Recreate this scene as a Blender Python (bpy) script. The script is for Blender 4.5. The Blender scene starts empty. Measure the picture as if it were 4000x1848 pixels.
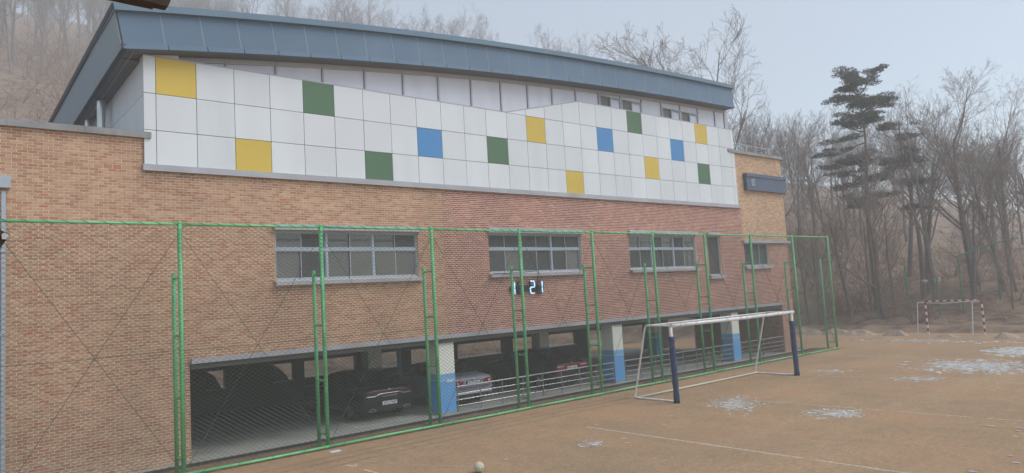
import bpy, math, random
import numpy as np
from mathutils import Vector, Matrix, noise as mnoise

# ------------------------------------------------------------------ camera, sky, sun, exposure
scene = bpy.context.scene
col = scene.collection
H = 3.63
cam_d = bpy.data.cameras.new('camera'); cam = bpy.data.objects.new('camera', cam_d); col.objects.link(cam)
RC = Matrix(((0.76556213, -0.64081694, -0.05716885),
             (0.0099175, 0.10060352, -0.99487717),
             (0.64328553, 0.76107331, 0.08337355)))
RB = Matrix(((1, 0, 0), (0, -1, 0), (0, 0, -1))) @ RC
m4 = RB.transposed().to_4x4(); m4.translation = Vector((0, 0, H))
cam.matrix_world = m4
cam_d.sensor_width = 36.0; cam_d.lens = 2765.3 / 4000 * 36
cam_d.clip_start = 0.05; cam_d.clip_end = 3000
scene.camera = cam

SUN_EL, SUN_AZ = math.radians(52), math.radians(140)
world = bpy.data.worlds.new('World'); scene.world = world; world.use_nodes = True
wn = world.node_tree.nodes; wl = world.node_tree.links
sky = wn.new('ShaderNodeTexSky'); sky.sky_type = 'NISHITA'; sky.sun_disc = False
sky.sun_elevation = SUN_EL; sky.sun_rotation = SUN_AZ
sky.air_density = 1.0; sky.dust_density = 1.2; sky.ozone_density = 1.0
hs = wn.new('ShaderNodeHueSaturation'); hs.inputs['Saturation'].default_value = 0.76; hs.inputs['Hue'].default_value = 0.487
wl.new(sky.outputs[0], hs.inputs['Color'])
wl.new(hs.outputs[0], wn['Background'].inputs['Color'])
wn['Background'].inputs['Strength'].default_value = 0.10

sun_d = bpy.data.lights.new('sun', 'SUN'); sun = bpy.data.objects.new('sun', sun_d); col.objects.link(sun)
sun_d.energy = 1.25; sun_d.angle = math.radians(40); sun_d.color = (1.0, 0.97, 0.93)
sd = Vector((math.sin(SUN_AZ) * math.cos(SUN_EL), math.cos(SUN_AZ) * math.cos(SUN_EL), math.sin(SUN_EL)))
sun.rotation_euler = (-sd).to_track_quat('-Z', 'Y').to_euler()
sun.location = sd * 60

vs = scene.view_settings
vs.view_transform = 'Standard'; vs.look = 'None'; vs.gamma = 1.0; vs.use_curve_mapping = False
vs.exposure = 1.03
scene.cycles.max_bounces = 6; scene.cycles.diffuse_bounces = 3; scene.cycles.glossy_bounces = 2
scene.cycles.transmission_bounces = 2; scene.cycles.volume_bounces = 3
scene.cycles.transparent_max_bounces = 6

# ------------------------------------------------------------------ helpers
rnd = random.Random(7)
WLOC = {}

def tag(o, label=None, cat=None, group=None, kind=None):
    if label: o['label'] = label
    if cat: o['category'] = cat
    if group: o['group'] = group
    if kind: o['kind'] = kind
    return o

def empty(name, loc, label=None, cat=None, group=None, rz=0):
    o = bpy.data.objects.new(name, None); col.objects.link(o)
    o.location = loc; o.rotation_euler = (0, 0, rz); o.empty_display_size = 0.2
    WLOC[o.name] = Vector(loc)
    return tag(o, label, cat, group)

def base_of(o):
    return WLOC.get(o.name, Vector((0, 0, 0))) if o else Vector((0, 0, 0))

class MB:
    def __init__(s): s.v = []; s.f = []; s.a = []; s.sm = False
    def add(s, vs_, fs, tone=None):
        n = len(s.v); s.v.extend([tuple(p) for p in vs_]); s.f.extend([tuple(i + n for i in f) for f in fs])
        if tone is not None: s.a.extend([tone] * len(vs_))
        return s
    def box(s, x0, x1, y0, y1, z0, z1, tone=None, skip=()):
        v = [(x0, y0, z0), (x1, y0, z0), (x1, y1, z0), (x0, y1, z0), (x0, y0, z1), (x1, y0, z1), (x1, y1, z1), (x0, y1, z1)]
        F = {'b': (3, 2, 1, 0), 't': (4, 5, 6, 7), 'f': (0, 1, 5, 4), 'k': (2, 3, 7, 6), 'l': (3, 0, 4, 7), 'r': (1, 2, 6, 5)}
        return s.add(v, [F[k] for k in F if k not in skip], tone)
    def prism(s, poly, y0, y1):          # polygon in x-z, counter-clockwise seen from -y, extruded along y
        n = len(poly)
        v = [(x, y0, z) for x, z in poly] + [(x, y1, z) for x, z in poly]
        f = [tuple(range(n)), tuple(range(2 * n - 1, n - 1, -1))]
        f += [(i, i + n, (i + 1) % n + n, (i + 1) % n) for i in range(n)]
        return s.add(v, f)
    def hexa(s, q0, q1):                 # two quads
        v = list(q0) + list(q1)
        f = [(0, 1, 2, 3), (7, 6, 5, 4)] + [(i, i + 4, (i + 1) % 4 + 4, (i + 1) % 4) for i in range(4)]
        return s.add(v, f)
    def tube(s, pts, r, n=6, cap=True):
        pts = [Vector(p) for p in pts]; rs = r if isinstance(r, (list, tuple)) else [r] * len(pts)
        rings = []; up = None
        for i, p in enumerate(pts):
            d = (pts[min(i + 1, len(pts) - 1)] - pts[max(i - 1, 0)])
            if d.length < 1e-9: d = Vector((0, 0, 1))
            d.normalize()
            if up is None:
                up = Vector((0, 0, 1)) if abs(d.z) < 0.9 else Vector((1, 0, 0))
            u = d.cross(up)
            if u.length < 1e-4: u = d.cross(Vector((0.3, 1, 0.2)))
            u.normalize(); w = u.cross(d); up = w
            rings.append([p + (u * math.cos(2 * math.pi * k / n) + w * math.sin(2 * math.pi * k / n)) * rs[i] for k in range(n)])
        v = [q for ring in rings for q in ring]; f = []
        for i in range(len(rings) - 1):
            for k in range(n):
                a = i * n + k; b = i * n + (k + 1) % n
                f.append((a, a + n, b + n, b))
        if cap and n > 2:
            f.append(tuple(range(n))); f.append(tuple(range(len(v) - 1, len(v) - n - 1, -1)))
        return s.add(v, f)
    def lathe(s, prof, c, axis='z', n=20):
        v = []; f = []; c = Vector(c)
        for r, h in prof:
            for k in range(n):
                a = 2 * math.pi * k / n; x, y = r * math.cos(a), r * math.sin(a)
                v.append(c + (Vector((x, y, h)) if axis == 'z' else Vector((h, x, y)) if axis == 'x' else Vector((x, h, y))))
        for i in range(len(prof) - 1):
            for k in range(n):
                a = i * n + k; b = i * n + (k + 1) % n; f.append((a, b, b + n, a + n))
        f.append(tuple(range(n - 1, -1, -1))); f.append(tuple(range(len(v) - n, len(v))))
        return s.add(v, f)
    def mesh(s, name, m, org=Vector((0, 0, 0)), smooth=False):
        me = bpy.data.meshes.new(name)
        o = Vector(org)
        me.from_pydata([(p[0] - o.x, p[1] - o.y, p[2] - o.z) for p in s.v], [], s.f)
        if s.a and len(s.a) == len(s.v):
            at = me.attributes.new('tone', 'FLOAT', 'POINT'); at.data.foreach_set('value', s.a)
        if m: me.materials.append(m)
        if smooth: me.polygons.foreach_set('use_smooth', [True] * len(me.polygons))
        me.update()
        return me
    def build(s, name, m, parent=None, at=None, smooth=False, label=None, cat=None, group=None, kind=None):
        # parent: WLOC holds the world place of the root; parts sit at the root's own origin
        org = base_of(parent) if parent else Vector(at or (0, 0, 0))
        o = bpy.data.objects.new(name, s.mesh(name, m, org, smooth)); col.objects.link(o)
        if parent: o.parent = parent; WLOC[o.name] = org
        else: o.location = org; WLOC[o.name] = org
        return tag(o, label, cat, group, kind)

def copy_tree(o, parent=None):
    c = o.copy(); col.objects.link(c)
    if parent: c.parent = parent
    for ch in o.children: copy_tree(ch, c)
    return c

# ------------------------------------------------------------------ materials
def srgb(r, g, b):
    f = lambda c: (c / 255 / 12.92) if c <= 10.31 else ((c / 255 + 0.055) / 1.055) ** 2.4
    return (f(r), f(g), f(b))
_M = {}
def pmat(name, c1, c2=None, rough=0.6, scale=4.0, metal=0.0, spec=0.4, bump=0.0, bscale=None, detail=4.0, stretch=None, c3=None, scale3=0.4, emit=None, coat=0):
    m = bpy.data.materials.new(name); m.use_nodes = True; nt = m.node_tree; N = nt.nodes; L = nt.links
    b = N['Principled BSDF']; b.inputs['Roughness'].default_value = rough; b.inputs['Metallic'].default_value = metal
    b.inputs['Specular IOR Level'].default_value = spec
    if coat: b.inputs['Coat Weight'].default_value = coat; b.inputs['Coat Roughness'].default_value = 0.05
    geo = N.new('ShaderNodeNewGeometry'); vec = geo.outputs['Position']
    if stretch:
        mp = N.new('ShaderNodeMapping'); mp.inputs['Scale'].default_value = stretch; L.new(vec, mp.inputs[0]); vec = mp.outputs[0]
    if c2 is not None:
        nz = N.new('ShaderNodeTexNoise'); nz.inputs['Scale'].default_value = scale; nz.inputs['Detail'].default_value = detail
        L.new(vec, nz.inputs['Vector'])
        rp = N.new('ShaderNodeMapRange'); rp.inputs[1].default_value = 0.34; rp.inputs[2].default_value = 0.66
        L.new(nz.outputs['Fac'], rp.inputs[0])
        mx = N.new('ShaderNodeMix'); mx.data_type = 'RGBA'
        mx.inputs[6].default_value = (*c1, 1); mx.inputs[7].default_value = (*c2, 1); L.new(rp.outputs[0], mx.inputs[0])
        out = mx.outputs[2]
        if c3 is not None:
            n3 = N.new('ShaderNodeTexNoise'); n3.inputs['Scale'].default_value = scale3; n3.inputs['Detail'].default_value = 3
            L.new(geo.outputs['Position'], n3.inputs['Vector'])
            r3 = N.new('ShaderNodeMapRange'); r3.inputs[1].default_value = 0.45; r3.inputs[2].default_value = 0.7
            L.new(n3.outputs['Fac'], r3.inputs[0])
            m3 = N.new('ShaderNodeMix'); m3.data_type = 'RGBA'; m3.inputs[7].default_value = (*c3, 1)
            L.new(r3.outputs[0], m3.inputs[0]); L.new(out, m3.inputs[6]); out = m3.outputs[2]
        if name.startswith('panel_'):
            oi_ = N.new('ShaderNodeObjectInfo'); mr_ = N.new('ShaderNodeMapRange'); mr_.inputs[3].default_value = 0.95; mr_.inputs[4].default_value = 1.04
            L.new(oi_.outputs['Random'], mr_.inputs[0]); sc_ = N.new('ShaderNodeVectorMath'); sc_.operation = 'SCALE'
            L.new(out, sc_.inputs[0]); L.new(mr_.outputs[0], sc_.inputs[3]); out = sc_.outputs[0]
        L.new(out, b.inputs['Base Color'])
    else:
        b.inputs['Base Color'].default_value = (*c1, 1)
    if bump:
        nb = N.new('ShaderNodeTexNoise'); nb.inputs['Scale'].default_value = bscale or scale * 6; nb.inputs['Detail'].default_value = 5
        L.new(vec, nb.inputs['Vector'])
        bp = N.new('ShaderNodeBump'); bp.inputs['Strength'].default_value = bump; bp.inputs['Distance'].default_value = 0.02
        L.new(nb.outputs['Fac'], bp.inputs['Height']); L.new(bp.outputs[0], b.inputs['Normal'])
    if emit:
        b.inputs['Emission Color'].default_value = (*emit[0], 1); b.inputs['Emission Strength'].default_value = emit[1]
    _M[name] = m
    return m

def brickmat(name, stops):
    m = bpy.data.materials.new(name); m.use_nodes = True; nt = m.node_tree; N = nt.nodes; L = nt.links
    b = N['Principled BSDF']; b.inputs['Roughness'].default_value = 0.85; b.inputs['Specular IOR Level'].default_value = 0.2
    at = N.new('ShaderNodeAttribute'); at.attribute_name = 'tone'
    cr = N.new('ShaderNodeValToRGB'); e = cr.color_ramp.elements
    while len(e) < len(stops): e.new(0.5)
    for i, (p, c) in enumerate(stops): e[i].position = p; e[i].color = (*c, 1)
    L.new(at.outputs['Fac'], cr.inputs[0])
    g = N.new('ShaderNodeNewGeometry'); nz = N.new('ShaderNodeTexNoise'); nz.inputs['Scale'].default_value = 9; nz.inputs['Detail'].default_value = 6
    L.new(g.outputs['Position'], nz.inputs['Vector'])
    n2 = N.new('ShaderNodeTexNoise'); n2.inputs['Scale'].default_value = 0.45; n2.inputs['Detail'].default_value = 3
    L.new(g.outputs['Position'], n2.inputs['Vector'])
    ad = N.new('ShaderNodeMath'); ad.operation = 'ADD'; L.new(nz.outputs['Fac'], ad.inputs[0]); L.new(n2.outputs['Fac'], ad.inputs[1])
    mr = N.new('ShaderNodeMapRange'); mr.inputs[1].default_value = 0.7; mr.inputs[2].default_value = 1.3; mr.inputs[3].default_value = 0.76; mr.inputs[4].default_value = 1.18
    L.new(ad.outputs[0], mr.inputs[0])
    mx = N.new('ShaderNodeVectorMath'); mx.operation = 'SCALE'; L.new(cr.outputs[0], mx.inputs[0]); L.new(mr.outputs[0], mx.inputs[3])
    L.new(mx.outputs[0], b.inputs['Base Color'])
    return m

BRICK_TAN = brickmat('brick_tan', [(0.0, (0.385, 0.21, 0.132)), (0.25, (0.455, 0.275, 0.175)), (0.6, (0.505, 0.325, 0.205)), (0.85, (0.535, 0.365, 0.235)), (1.0, (0.43, 0.195, 0.115))])
BRICK_RED = brickmat('brick_red', [(0.0, (0.265, 0.13, 0.102)), (0.3, (0.365, 0.168, 0.125)), (0.7, (0.425, 0.198, 0.145)), (0.92, (0.465, 0.225, 0.158)), (1.0, (0.49, 0.30, 0.19))])
BRICK_BUFF = brickmat('brick_buff', [(0.0, (0.46, 0.28, 0.175)), (0.3, (0.53, 0.355, 0.225)), (0.7, (0.58, 0.405, 0.26)), (1.0, (0.62, 0.45, 0.29))])
MORTAR_TAN = pmat('mortar_tan', (0.88, 0.67, 0.53), (0.80, 0.60, 0.47), 0.9, 3, bump=0.2)
MORTAR_RED = pmat('mortar_red', (0.92, 0.70, 0.60), (0.86, 0.63, 0.53), 0.9, 3, bump=0.2)
MORTAR_BUFF = pmat('mortar_buff', (0.70, 0.53, 0.40), (0.64, 0.47, 0.35), 0.9, 3)
PANEL_W = pmat('panel_white', (0.625, 0.665, 0.69), (0.675, 0.715, 0.74), 0.55, 2.2, bump=0.02, bscale=3, stretch=(1, 1, .16), c3=(0.64, 0.67, 0.70), scale3=.35)
PANEL_Y = pmat('panel_yellow', (0.64, 0.46, 0.075), (0.60, 0.43, 0.07), 0.55, 1)
PANEL_G = pmat('panel_green', (0.075, 0.16, 0.085), (0.085, 0.175, 0.095), 0.55, 1)
PANEL_B = pmat('panel_blue', (0.065, 0.24, 0.50), (0.075, 0.255, 0.52), 0.55, 1)
JOINT = pmat('joint_dark', (0.11, 0.125, 0.12), None, 0.8)
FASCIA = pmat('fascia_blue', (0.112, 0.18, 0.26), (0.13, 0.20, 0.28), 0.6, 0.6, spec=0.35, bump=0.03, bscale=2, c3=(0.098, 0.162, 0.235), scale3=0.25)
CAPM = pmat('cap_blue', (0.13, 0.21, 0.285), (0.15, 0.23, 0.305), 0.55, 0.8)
FASCIA_SHADE = pmat('fascia_side_shade', (0.045, 0.053, 0.07), (0.058, 0.066, 0.084), 0.6, 0.6)  # shade on the roof's left end put into a darker fascia colour
SOFFIT = pmat('soffit', (0.14, 0.145, 0.15), (0.16, 0.165, 0.17), 0.7, 1)
SEAL = pmat('sealant', (0.27, 0.325, 0.37), None, 0.8)
TRIM = pmat('trim_grey', (0.38, 0.39, 0.42), (0.43, 0.44, 0.465), 0.5, 2, spec=0.4, c3=(0.33, 0.335, 0.355), scale3=0.8)
CONC = pmat('concrete_cap', (0.33, 0.33, 0.335), (0.25, 0.25, 0.255), 0.85, 2.5, bump=0.2, c3=(0.20, 0.20, 0.20), scale3=1.5)
ALU = pmat('window_alu', (0.36, 0.42, 0.48), (0.40, 0.46, 0.52), 0.45, 2, spec=0.5)
ALU_W = pmat('strip_alu', (0.40, 0.41, 0.435), None, 0.5)
GLASS = pmat('window_glass', (0.095, 0.10, 0.097), (0.125, 0.13, 0.124), 0.08, 0.9, spec=0.6)
SCREEN = pmat('window_screen', (0.06, 0.066, 0.064), (0.082, 0.088, 0.085), 0.5, 1.2, spec=0.3)
STRIP = pmat('strip_pane', (0.56, 0.575, 0.645), (0.62, 0.635, 0.70), 0.3, 2.2, spec=0.5, stretch=(1, 1, 0.25))
VENTDARK = pmat('vent_dark', (0.14, 0.13, 0.12), None, 0.4)
STEEL = pmat('stainless', (0.55, 0.55, 0.55), (0.48, 0.48, 0.48), 0.28, 3, metal=1.0)
STEEL_D = pmat('stainless_dull', (0.33, 0.32, 0.31), (0.26, 0.25, 0.24), 0.4, 3, metal=0.6)
GREEN = pmat('green_paint', (0.11, 0.44, 0.18), (0.14, 0.50, 0.21), 0.45, 6, spec=0.45, c3=(0.085, 0.34, 0.14), scale3=2.2, bump=0.15, bscale=40)
GREEN_L = pmat('green_paint_rail', (0.16, 0.55, 0.25), (0.13, 0.47, 0.20), 0.4, 5, spec=0.5)
GREEN_FAR = pmat('green_paint_old', (0.075, 0.25, 0.13), (0.06, 0.19, 0.10), 0.7, 3)
NETM = pmat('net_cord', (0.10, 0.135, 0.105), None, 0.8)
CABLE = pmat('cable_green', (0.03, 0.085, 0.06), None, 0.6)
WHITE_MET = pmat('white_paint_metal', (0.76, 0.77, 0.79), (0.68, 0.68, 0.69), 0.4, 8, spec=0.5, c3=(0.56, 0.53, 0.48), scale3=5)
CREAM = pmat('cream_paint', (0.60, 0.57, 0.47), None, 0.5)
NAVY = pmat('navy_pad', (0.024, 0.042, 0.105), (0.032, 0.055, 0.13), 0.55, 9, bump=0.35, bscale=14)
PILLAR_W = pmat('pillar_white', (0.78, 0.80, 0.72), (0.82, 0.84, 0.76), 0.75, 1.5)
PILLAR_B = pmat('pillar_blue', (0.13, 0.38, 0.74), (0.145, 0.40, 0.77), 0.6, 2)
PILLAR_LB = pmat('pillar_lightblue', (0.20, 0.44, 0.72), None, 0.65)
PILLAR_BAND = pmat('pillar_band', (0.50, 0.60, 0.68), None, 0.65)
SLAB = pmat('slab_concrete', (0.42, 0.42, 0.37), (0.36, 0.36, 0.32), 0.85, 1.2, bump=0.1, c3=(0.30, 0.30, 0.265), scale3=0.7)
PARKLINE = pmat('parking_paint', (0.58, 0.58, 0.55), (0.46, 0.46, 0.44), 0.7, 12)
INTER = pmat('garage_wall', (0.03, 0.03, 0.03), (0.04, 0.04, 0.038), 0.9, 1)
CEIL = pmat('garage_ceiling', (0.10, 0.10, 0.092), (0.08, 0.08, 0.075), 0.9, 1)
GRATE = pmat('grate_metal', (0.055, 0.06, 0.065), (0.08, 0.085, 0.09), 0.5, 6, metal=0.5)
DRYGRASS = pmat('dry_grass', (0.36, 0.25, 0.145), (0.22, 0.14, 0.08), 0.9, 7)
CHALK = pmat('chalk', (0.56, 0.48, 0.39), (0.38, 0.285, 0.195), 0.95, 14, detail=6)
ICE = pmat('ice_snow', (0.62, 0.64, 0.645), (0.40, 0.335, 0.26), 0.5, 3.5, spec=0.4)
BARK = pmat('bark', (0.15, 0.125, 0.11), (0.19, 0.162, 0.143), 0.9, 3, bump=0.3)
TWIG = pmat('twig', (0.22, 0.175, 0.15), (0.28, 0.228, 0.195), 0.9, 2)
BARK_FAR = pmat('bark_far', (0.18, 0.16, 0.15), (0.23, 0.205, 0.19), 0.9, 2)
STICK = pmat('stick', (0.33, 0.25, 0.19), (0.22, 0.155, 0.11), 0.9, 2)
BRUSH = pmat('brush', (0.29, 0.17, 0.11), (0.20, 0.12, 0.08), 0.9, 2)
NEEDLE = pmat('pine_needles', (0.075, 0.10, 0.08), (0.10, 0.125, 0.095), 0.8, 1.5)
BLACK = pmat('black_plastic', (0.012, 0.012, 0.013), None, 0.5)
RUBBER = pmat('rubber', (0.02, 0.02, 0.02), None, 0.8)
WOOD_D = pmat('dark_wood', (0.035, 0.022, 0.015), (0.055, 0.032, 0.02), 0.8, 14, bump=0.4, stretch=(1, 6, 6))

def ground_material():
    m = bpy.data.materials.new('dirt_field'); m.use_nodes = True; nt = m.node_tree; N = nt.nodes; L = nt.links
    b = N['Principled BSDF']; b.inputs['Roughness'].default_value = 0.95; b.inputs['Specular IOR Level'].default_value = 0.15
    g = N.new('ShaderNodeNewGeometry')
    def nz(scale, det, st=(1, 1, 1), rgh=0.55):
        mp = N.new('ShaderNodeMapping'); mp.inputs['Scale'].default_value = st; L.new(g.outputs['Position'], mp.inputs[0])
        n = N.new('ShaderNodeTexNoise'); n.inputs['Scale'].default_value = scale; n.inputs['Detail'].default_value = det; n.inputs['Roughness'].default_value = rgh
        L.new(mp.outputs[0], n.inputs['Vector']); return n.outputs['Fac']
    def rng(s, a, c, o0=0.0, o1=1.0):
        r = N.new('ShaderNodeMapRange'); r.inputs[1].default_value = a; r.inputs[2].default_value = c; r.inputs[3].default_value = o0; r.inputs[4].default_value = o1
        L.new(s, r.inputs[0]); return r.outputs[0]
    def mix(f, a, c):
        x = N.new('ShaderNodeMix'); x.data_type = 'RGBA'; L.new(f, x.inputs[0])
        for i, q in ((6, a), (7, c)):
            if isinstance(q, tuple): x.inputs[i].default_value = (*q, 1)
            else: L.new(q, x.inputs[i])
        return x.outputs[2]
    c = mix(rng(nz(0.16, 4), 0.35, 0.65), (0.426, 0.268, 0.148), (0.361, 0.245, 0.150))
    c = mix(rng(nz(0.8, 6, (1, 0.4, 1), 0.65), 0.42, 0.68, 0, 0.85), c, (0.284, 0.205, 0.125))
    c = mix(rng(nz(0.35, 4, (0.35, 1.6, 1)), 0.5, 0.75, 0, 0.6), c, (0.471, 0.355, 0.218))
    c = mix(rng(nz(3.2, 6, (1, 1, 1), 0.75), 0.46, 0.72, 0, 0.75), c, (0.244, 0.169, 0.104))
    c = mix(rng(nz(16, 5, (1, 1, 1), 0.85), 0.5, 0.7, 0, 0.8), c, (0.196, 0.135, 0.084))
    c = mix(rng(nz(7, 6, (1, 1, 1), 0.9), 0.5, 0.66, 0, 0.7), c, (0.201, 0.135, 0.088))
    c = mix(rng(nz(0.22, 5, (1, 1, 1), 0.6), 0.48, 0.62, 0, 0.5), c, (0.407, 0.240, 0.141))
    c = mix(rng(nz(11, 5, (1, 1, 1), 0.9), 0.52, 0.72, 0, 0.7), c, (0.650, 0.501, 0.318))
    L.new(c, b.inputs['Base Color'])
    bp = N.new('ShaderNodeBump'); bp.inputs['Strength'].default_value = 0.55; bp.inputs['Distance'].default_value = 0.03
    ad = N.new('ShaderNodeMath'); ad.operation = 'ADD'; L.new(nz(2.2, 6), ad.inputs[0]); L.new(nz(30, 3), ad.inputs[1])
    L.new(ad.outputs[0], bp.inputs['Height']); L.new(bp.outputs[0], b.inputs['Normal'])
    return m
DIRT = ground_material()
HILL = pmat('leaf_litter', (0.27, 0.178, 0.115), (0.085, 0.055, 0.038), 0.95, 1.4, detail=8, bump=0.8, bscale=5, c3=(0.27, 0.195, 0.13), scale3=0.5)
SOIL = pmat('dry_soil', (0.31, 0.215, 0.135), (0.20, 0.135, 0.085), 0.95, 9, detail=6, bump=0.5)
SAND = pmat('pale_sand', (0.42, 0.34, 0.25), (0.30, 0.23, 0.165), 0.95, 5, bump=0.4)
KERB = pmat('kerb_concrete', (0.42, 0.41, 0.38), (0.34, 0.33, 0.31), 0.9, 3)

# ------------------------------------------------------------------ terrain
def sm(a, b, t):
    t = min(1, max(0, (t - a) / (b - a))); return t * t * (3 - 2 * t)
def soft(t, k=2.0):
    return k * math.log1p(math.exp(t / k)) if t / k < 30 else t
def terrain(x, y):
    w = sm(34, 56, x) * (1 - sm(50, 100, y) * (1 - sm(85, 145, x)))
    y0 = 34.5 - 9.5 * w; sl = 0.46 - 0.15 * w
    zb = sl * soft(y - y0, 1.2) - sl * soft(y0 * 0 - y0, 1.2)
    cap = 170 - 130 * sm(38, 120, x)
    zb = (max(zb, .01) ** -4 + cap ** -4) ** -.25
    bank = 0.24 * soft(x - 48.5, 1.0); bank = 7.5 * (1 - math.exp(-bank / 7.5)) * 1.1
    z = zb + bank
    amp = min(1.0, z / 3.0)
    z += amp * (0.8 * mnoise.noise(Vector((x * 0.12, y * 0.12, 3.1))) + 0.3 * mnoise.noise(Vector((x * 0.5, y * 0.5, 1.7))))
    return z
def axis_vals(lo, hi, fine_lo, fine_hi, fs, cs):
    v = []; t = lo
    while t < hi:
        v.append(t); t += fs if fine_lo <= t < fine_hi else cs
    v.append(hi); return v

# field: one sheet to the horizon
g = MB()
gx = axis_vals(-125, 315, -10, 60, 2.0, 30); gy = axis_vals(-75, 345, -10, 40, 2.0, 30)
for y in gy:
    for x in gx: g.v.append((x, y, 0.0))
nx = len(gx)
for j in range(len(gy) - 1):
    for i in range(nx - 1): g.f.append((j * nx + i, j * nx + i + 1, (j + 1) * nx + i + 1, (j + 1) * nx + i))
ground = g.build('ground', DIRT, kind='structure'); tag(ground, 'tan dirt sports field with chalk lines and ice patches')

h = MB()
hx = axis_vals(-110, 300, 36, 90, 1.2, 5.0); hy = axis_vals(-60, 330, 10, 80, 1.3, 4.0)
for y in hy:
    for x in hx: h.v.append((x, y, terrain(x, y) - 0.10))
nx = len(hx)
for j in range(len(hy) - 1):
    for i in range(nx - 1): h.f.append((j * nx + i, j * nx + i + 1, (j + 1) * nx + i + 1, (j + 1) * nx + i))
hill = h.build('hillside', HILL, smooth=True, kind='structure'); tag(hill, 'brown leaf covered hillside behind the hall')

# chalk lines on the field
def chalk(pts, w=0.05, z=0.004, gap=.10):
    m = MB(); r2 = random.Random(len(pts) * 7 + int(pts[0][0] * 10))
    P = []
    for a, b in zip(pts, pts[1:]):
        d = math.dist(a, b); n = max(2, int(d / 0.25))
        for i in range(n): P.append((a[0] + (b[0] - a[0]) * i / n, a[1] + (b[1] - a[1]) * i / n))
    P.append(pts[-1])
    for i in range(len(P) - 1):
        if r2.random() < gap + .25 * (mnoise.noise(Vector((P[i][0], P[i][1], 4))) > .15): continue
        a, b = P[i], P[i + 1]; dx, dy = b[0] - a[0], b[1] - a[1]; l = math.hypot(dx, dy); nx_, ny_ = -dy / l, dx / l
        w0 = w * r2.uniform(0.6, 1.15); w1 = w * r2.uniform(0.6, 1.15); o = r2.uniform(-.012, .012)
        m.add([(a[0] + nx_ * (w0 + o), a[1] + ny_ * (w0 + o), z), (a[0] - nx_ * (w0 - o), a[1] - ny_ * (w0 - o), z),
               (b[0] - nx_ * w1, b[1] - ny_ * w1, z), (b[0] + nx_ * w1, b[1] + ny_ * w1, z)], [(0, 1, 2, 3)])
    return m.build('chalk_line', CHALK, ground)
chalk([(13.86, 13.75), (13.85, 8.4), (13.86, -4)], 0.05, gap=-.2)
chalk([(19.6, 13.6), (19.83, 11.06), (20.0, 5.4), (20.2, -6)], 0.036, gap=.2)
chalk([(25.75, 14.2), (26.1, 10.5), (26.46, 7.0), (27, -3)], 0.03, gap=.35)
chalk([(30.1, 16.2), (31.0, 12), (31.82, 8.4), (33, 0)], 0.02, gap=.5)
chalk([(14.2, 13.78), (17.2, 13.25)], 0.02, gap=.4)
chalk([(7.52, 15.52), (7.58, 14.95)], 0.05); chalk([(7.6, 14.8), (7.62, 13.6), (7.63, 11)], 0.05); chalk([(7.74, 15.4), (7.64, 14.92)], 0.05)
chalk([(7.95, 15.45), (8.4, 14.2), (9.26, 12.71)], 0.016)

RUT = pmat('damp_dirt', (0.20, 0.135, 0.082), (0.28, 0.195, 0.12), 0.95, 6, detail=6)
for oy, w in ((15.62, .05), (16.08, .035), (15.1, .03)):
    m = MB(); xs_ = np.linspace(3, 20, 60); yy = [oy + .55 * math.sin((x - 3) * .13) + .05 * mnoise.noise(Vector((x, oy, 0))) for x in xs_]
    for k in range(59):
        a, b = w * (1 + .6 * mnoise.noise(Vector((xs_[k] * 2, oy, 1)))), w * (1 + .6 * mnoise.noise(Vector((xs_[k + 1] * 2, oy, 1))))
        m.add([(xs_[k], yy[k] - a, .003), (xs_[k + 1], yy[k + 1] - b, .003), (xs_[k + 1], yy[k + 1] + b, .003), (xs_[k], yy[k] + a, .003)], [(0, 1, 2, 3)])
    m.build('wheel_rut', RUT, ground)

# ------------------------------------------------------------------ gymnasium
YW = 19.0
gym = empty('gymnasium', (20, YW, 0), 'brick gymnasium with white cladding, coloured squares and blue arched roof edge', 'building')
G0 = Vector((20, YW, 0))
def P(name, m, mat, parent=None, **k): return m.build(name, mat, parent or gym, **k)

# lower windows: x0,x1,z0,z1
WIN = [(7.53, 12.15, 4.40, 5.80), (14.99, 19.52, 4.42, 5.83), (22.28, 26.84, 4.42, 5.85)]
WIN4 = (27.76, 28.77, 4.05, 5.85); WIN5 = (30.74, 32.98, 4.43, 5.53)
GARAGE = (5.26, 33.75, -1, 2.39)
OPEN = WIN + [WIN4, WIN5, GARAGE]

def wall_bricks(x0, x1, z0, z1, bl, ch, openings, seed, jt):
    r_ = random.Random(seed); out = []; n = 0; z = z0
    while z < z1 - 0.02:
        zt = min(z + ch - jt, z1); zm = (z + zt) / 2
        iv = [(x0, x1)]
        for (a, b, c, d) in openings:
            if c - 0.03 < zm < d + 0.03:
                nv = []
                for (p, q) in iv:
                    if b <= p or a >= q: nv.append((p, q)); continue
                    if a > p: nv.append((p, a))
                    if b < q: nv.append((b, q))
                iv = nv
        off = (n % 2) * bl / 2
        for (p, q) in iv:
            k = math.floor((p - off) / bl)
            while True:
                a = k * bl + off; b = a + bl - jt; k += 1
                if a >= q: break
                ca, cb = max(a, p), min(b, q)
                if cb - ca < 0.03: continue
                out.append((ca, cb, z, zt, cb - ca > bl - jt - .0015, r_.random() ** 1.15 if r_.random() > 0.12 else r_.choice((0.0, 1.0, 0.05))))
        z += ch; n += 1
    return out

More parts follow.
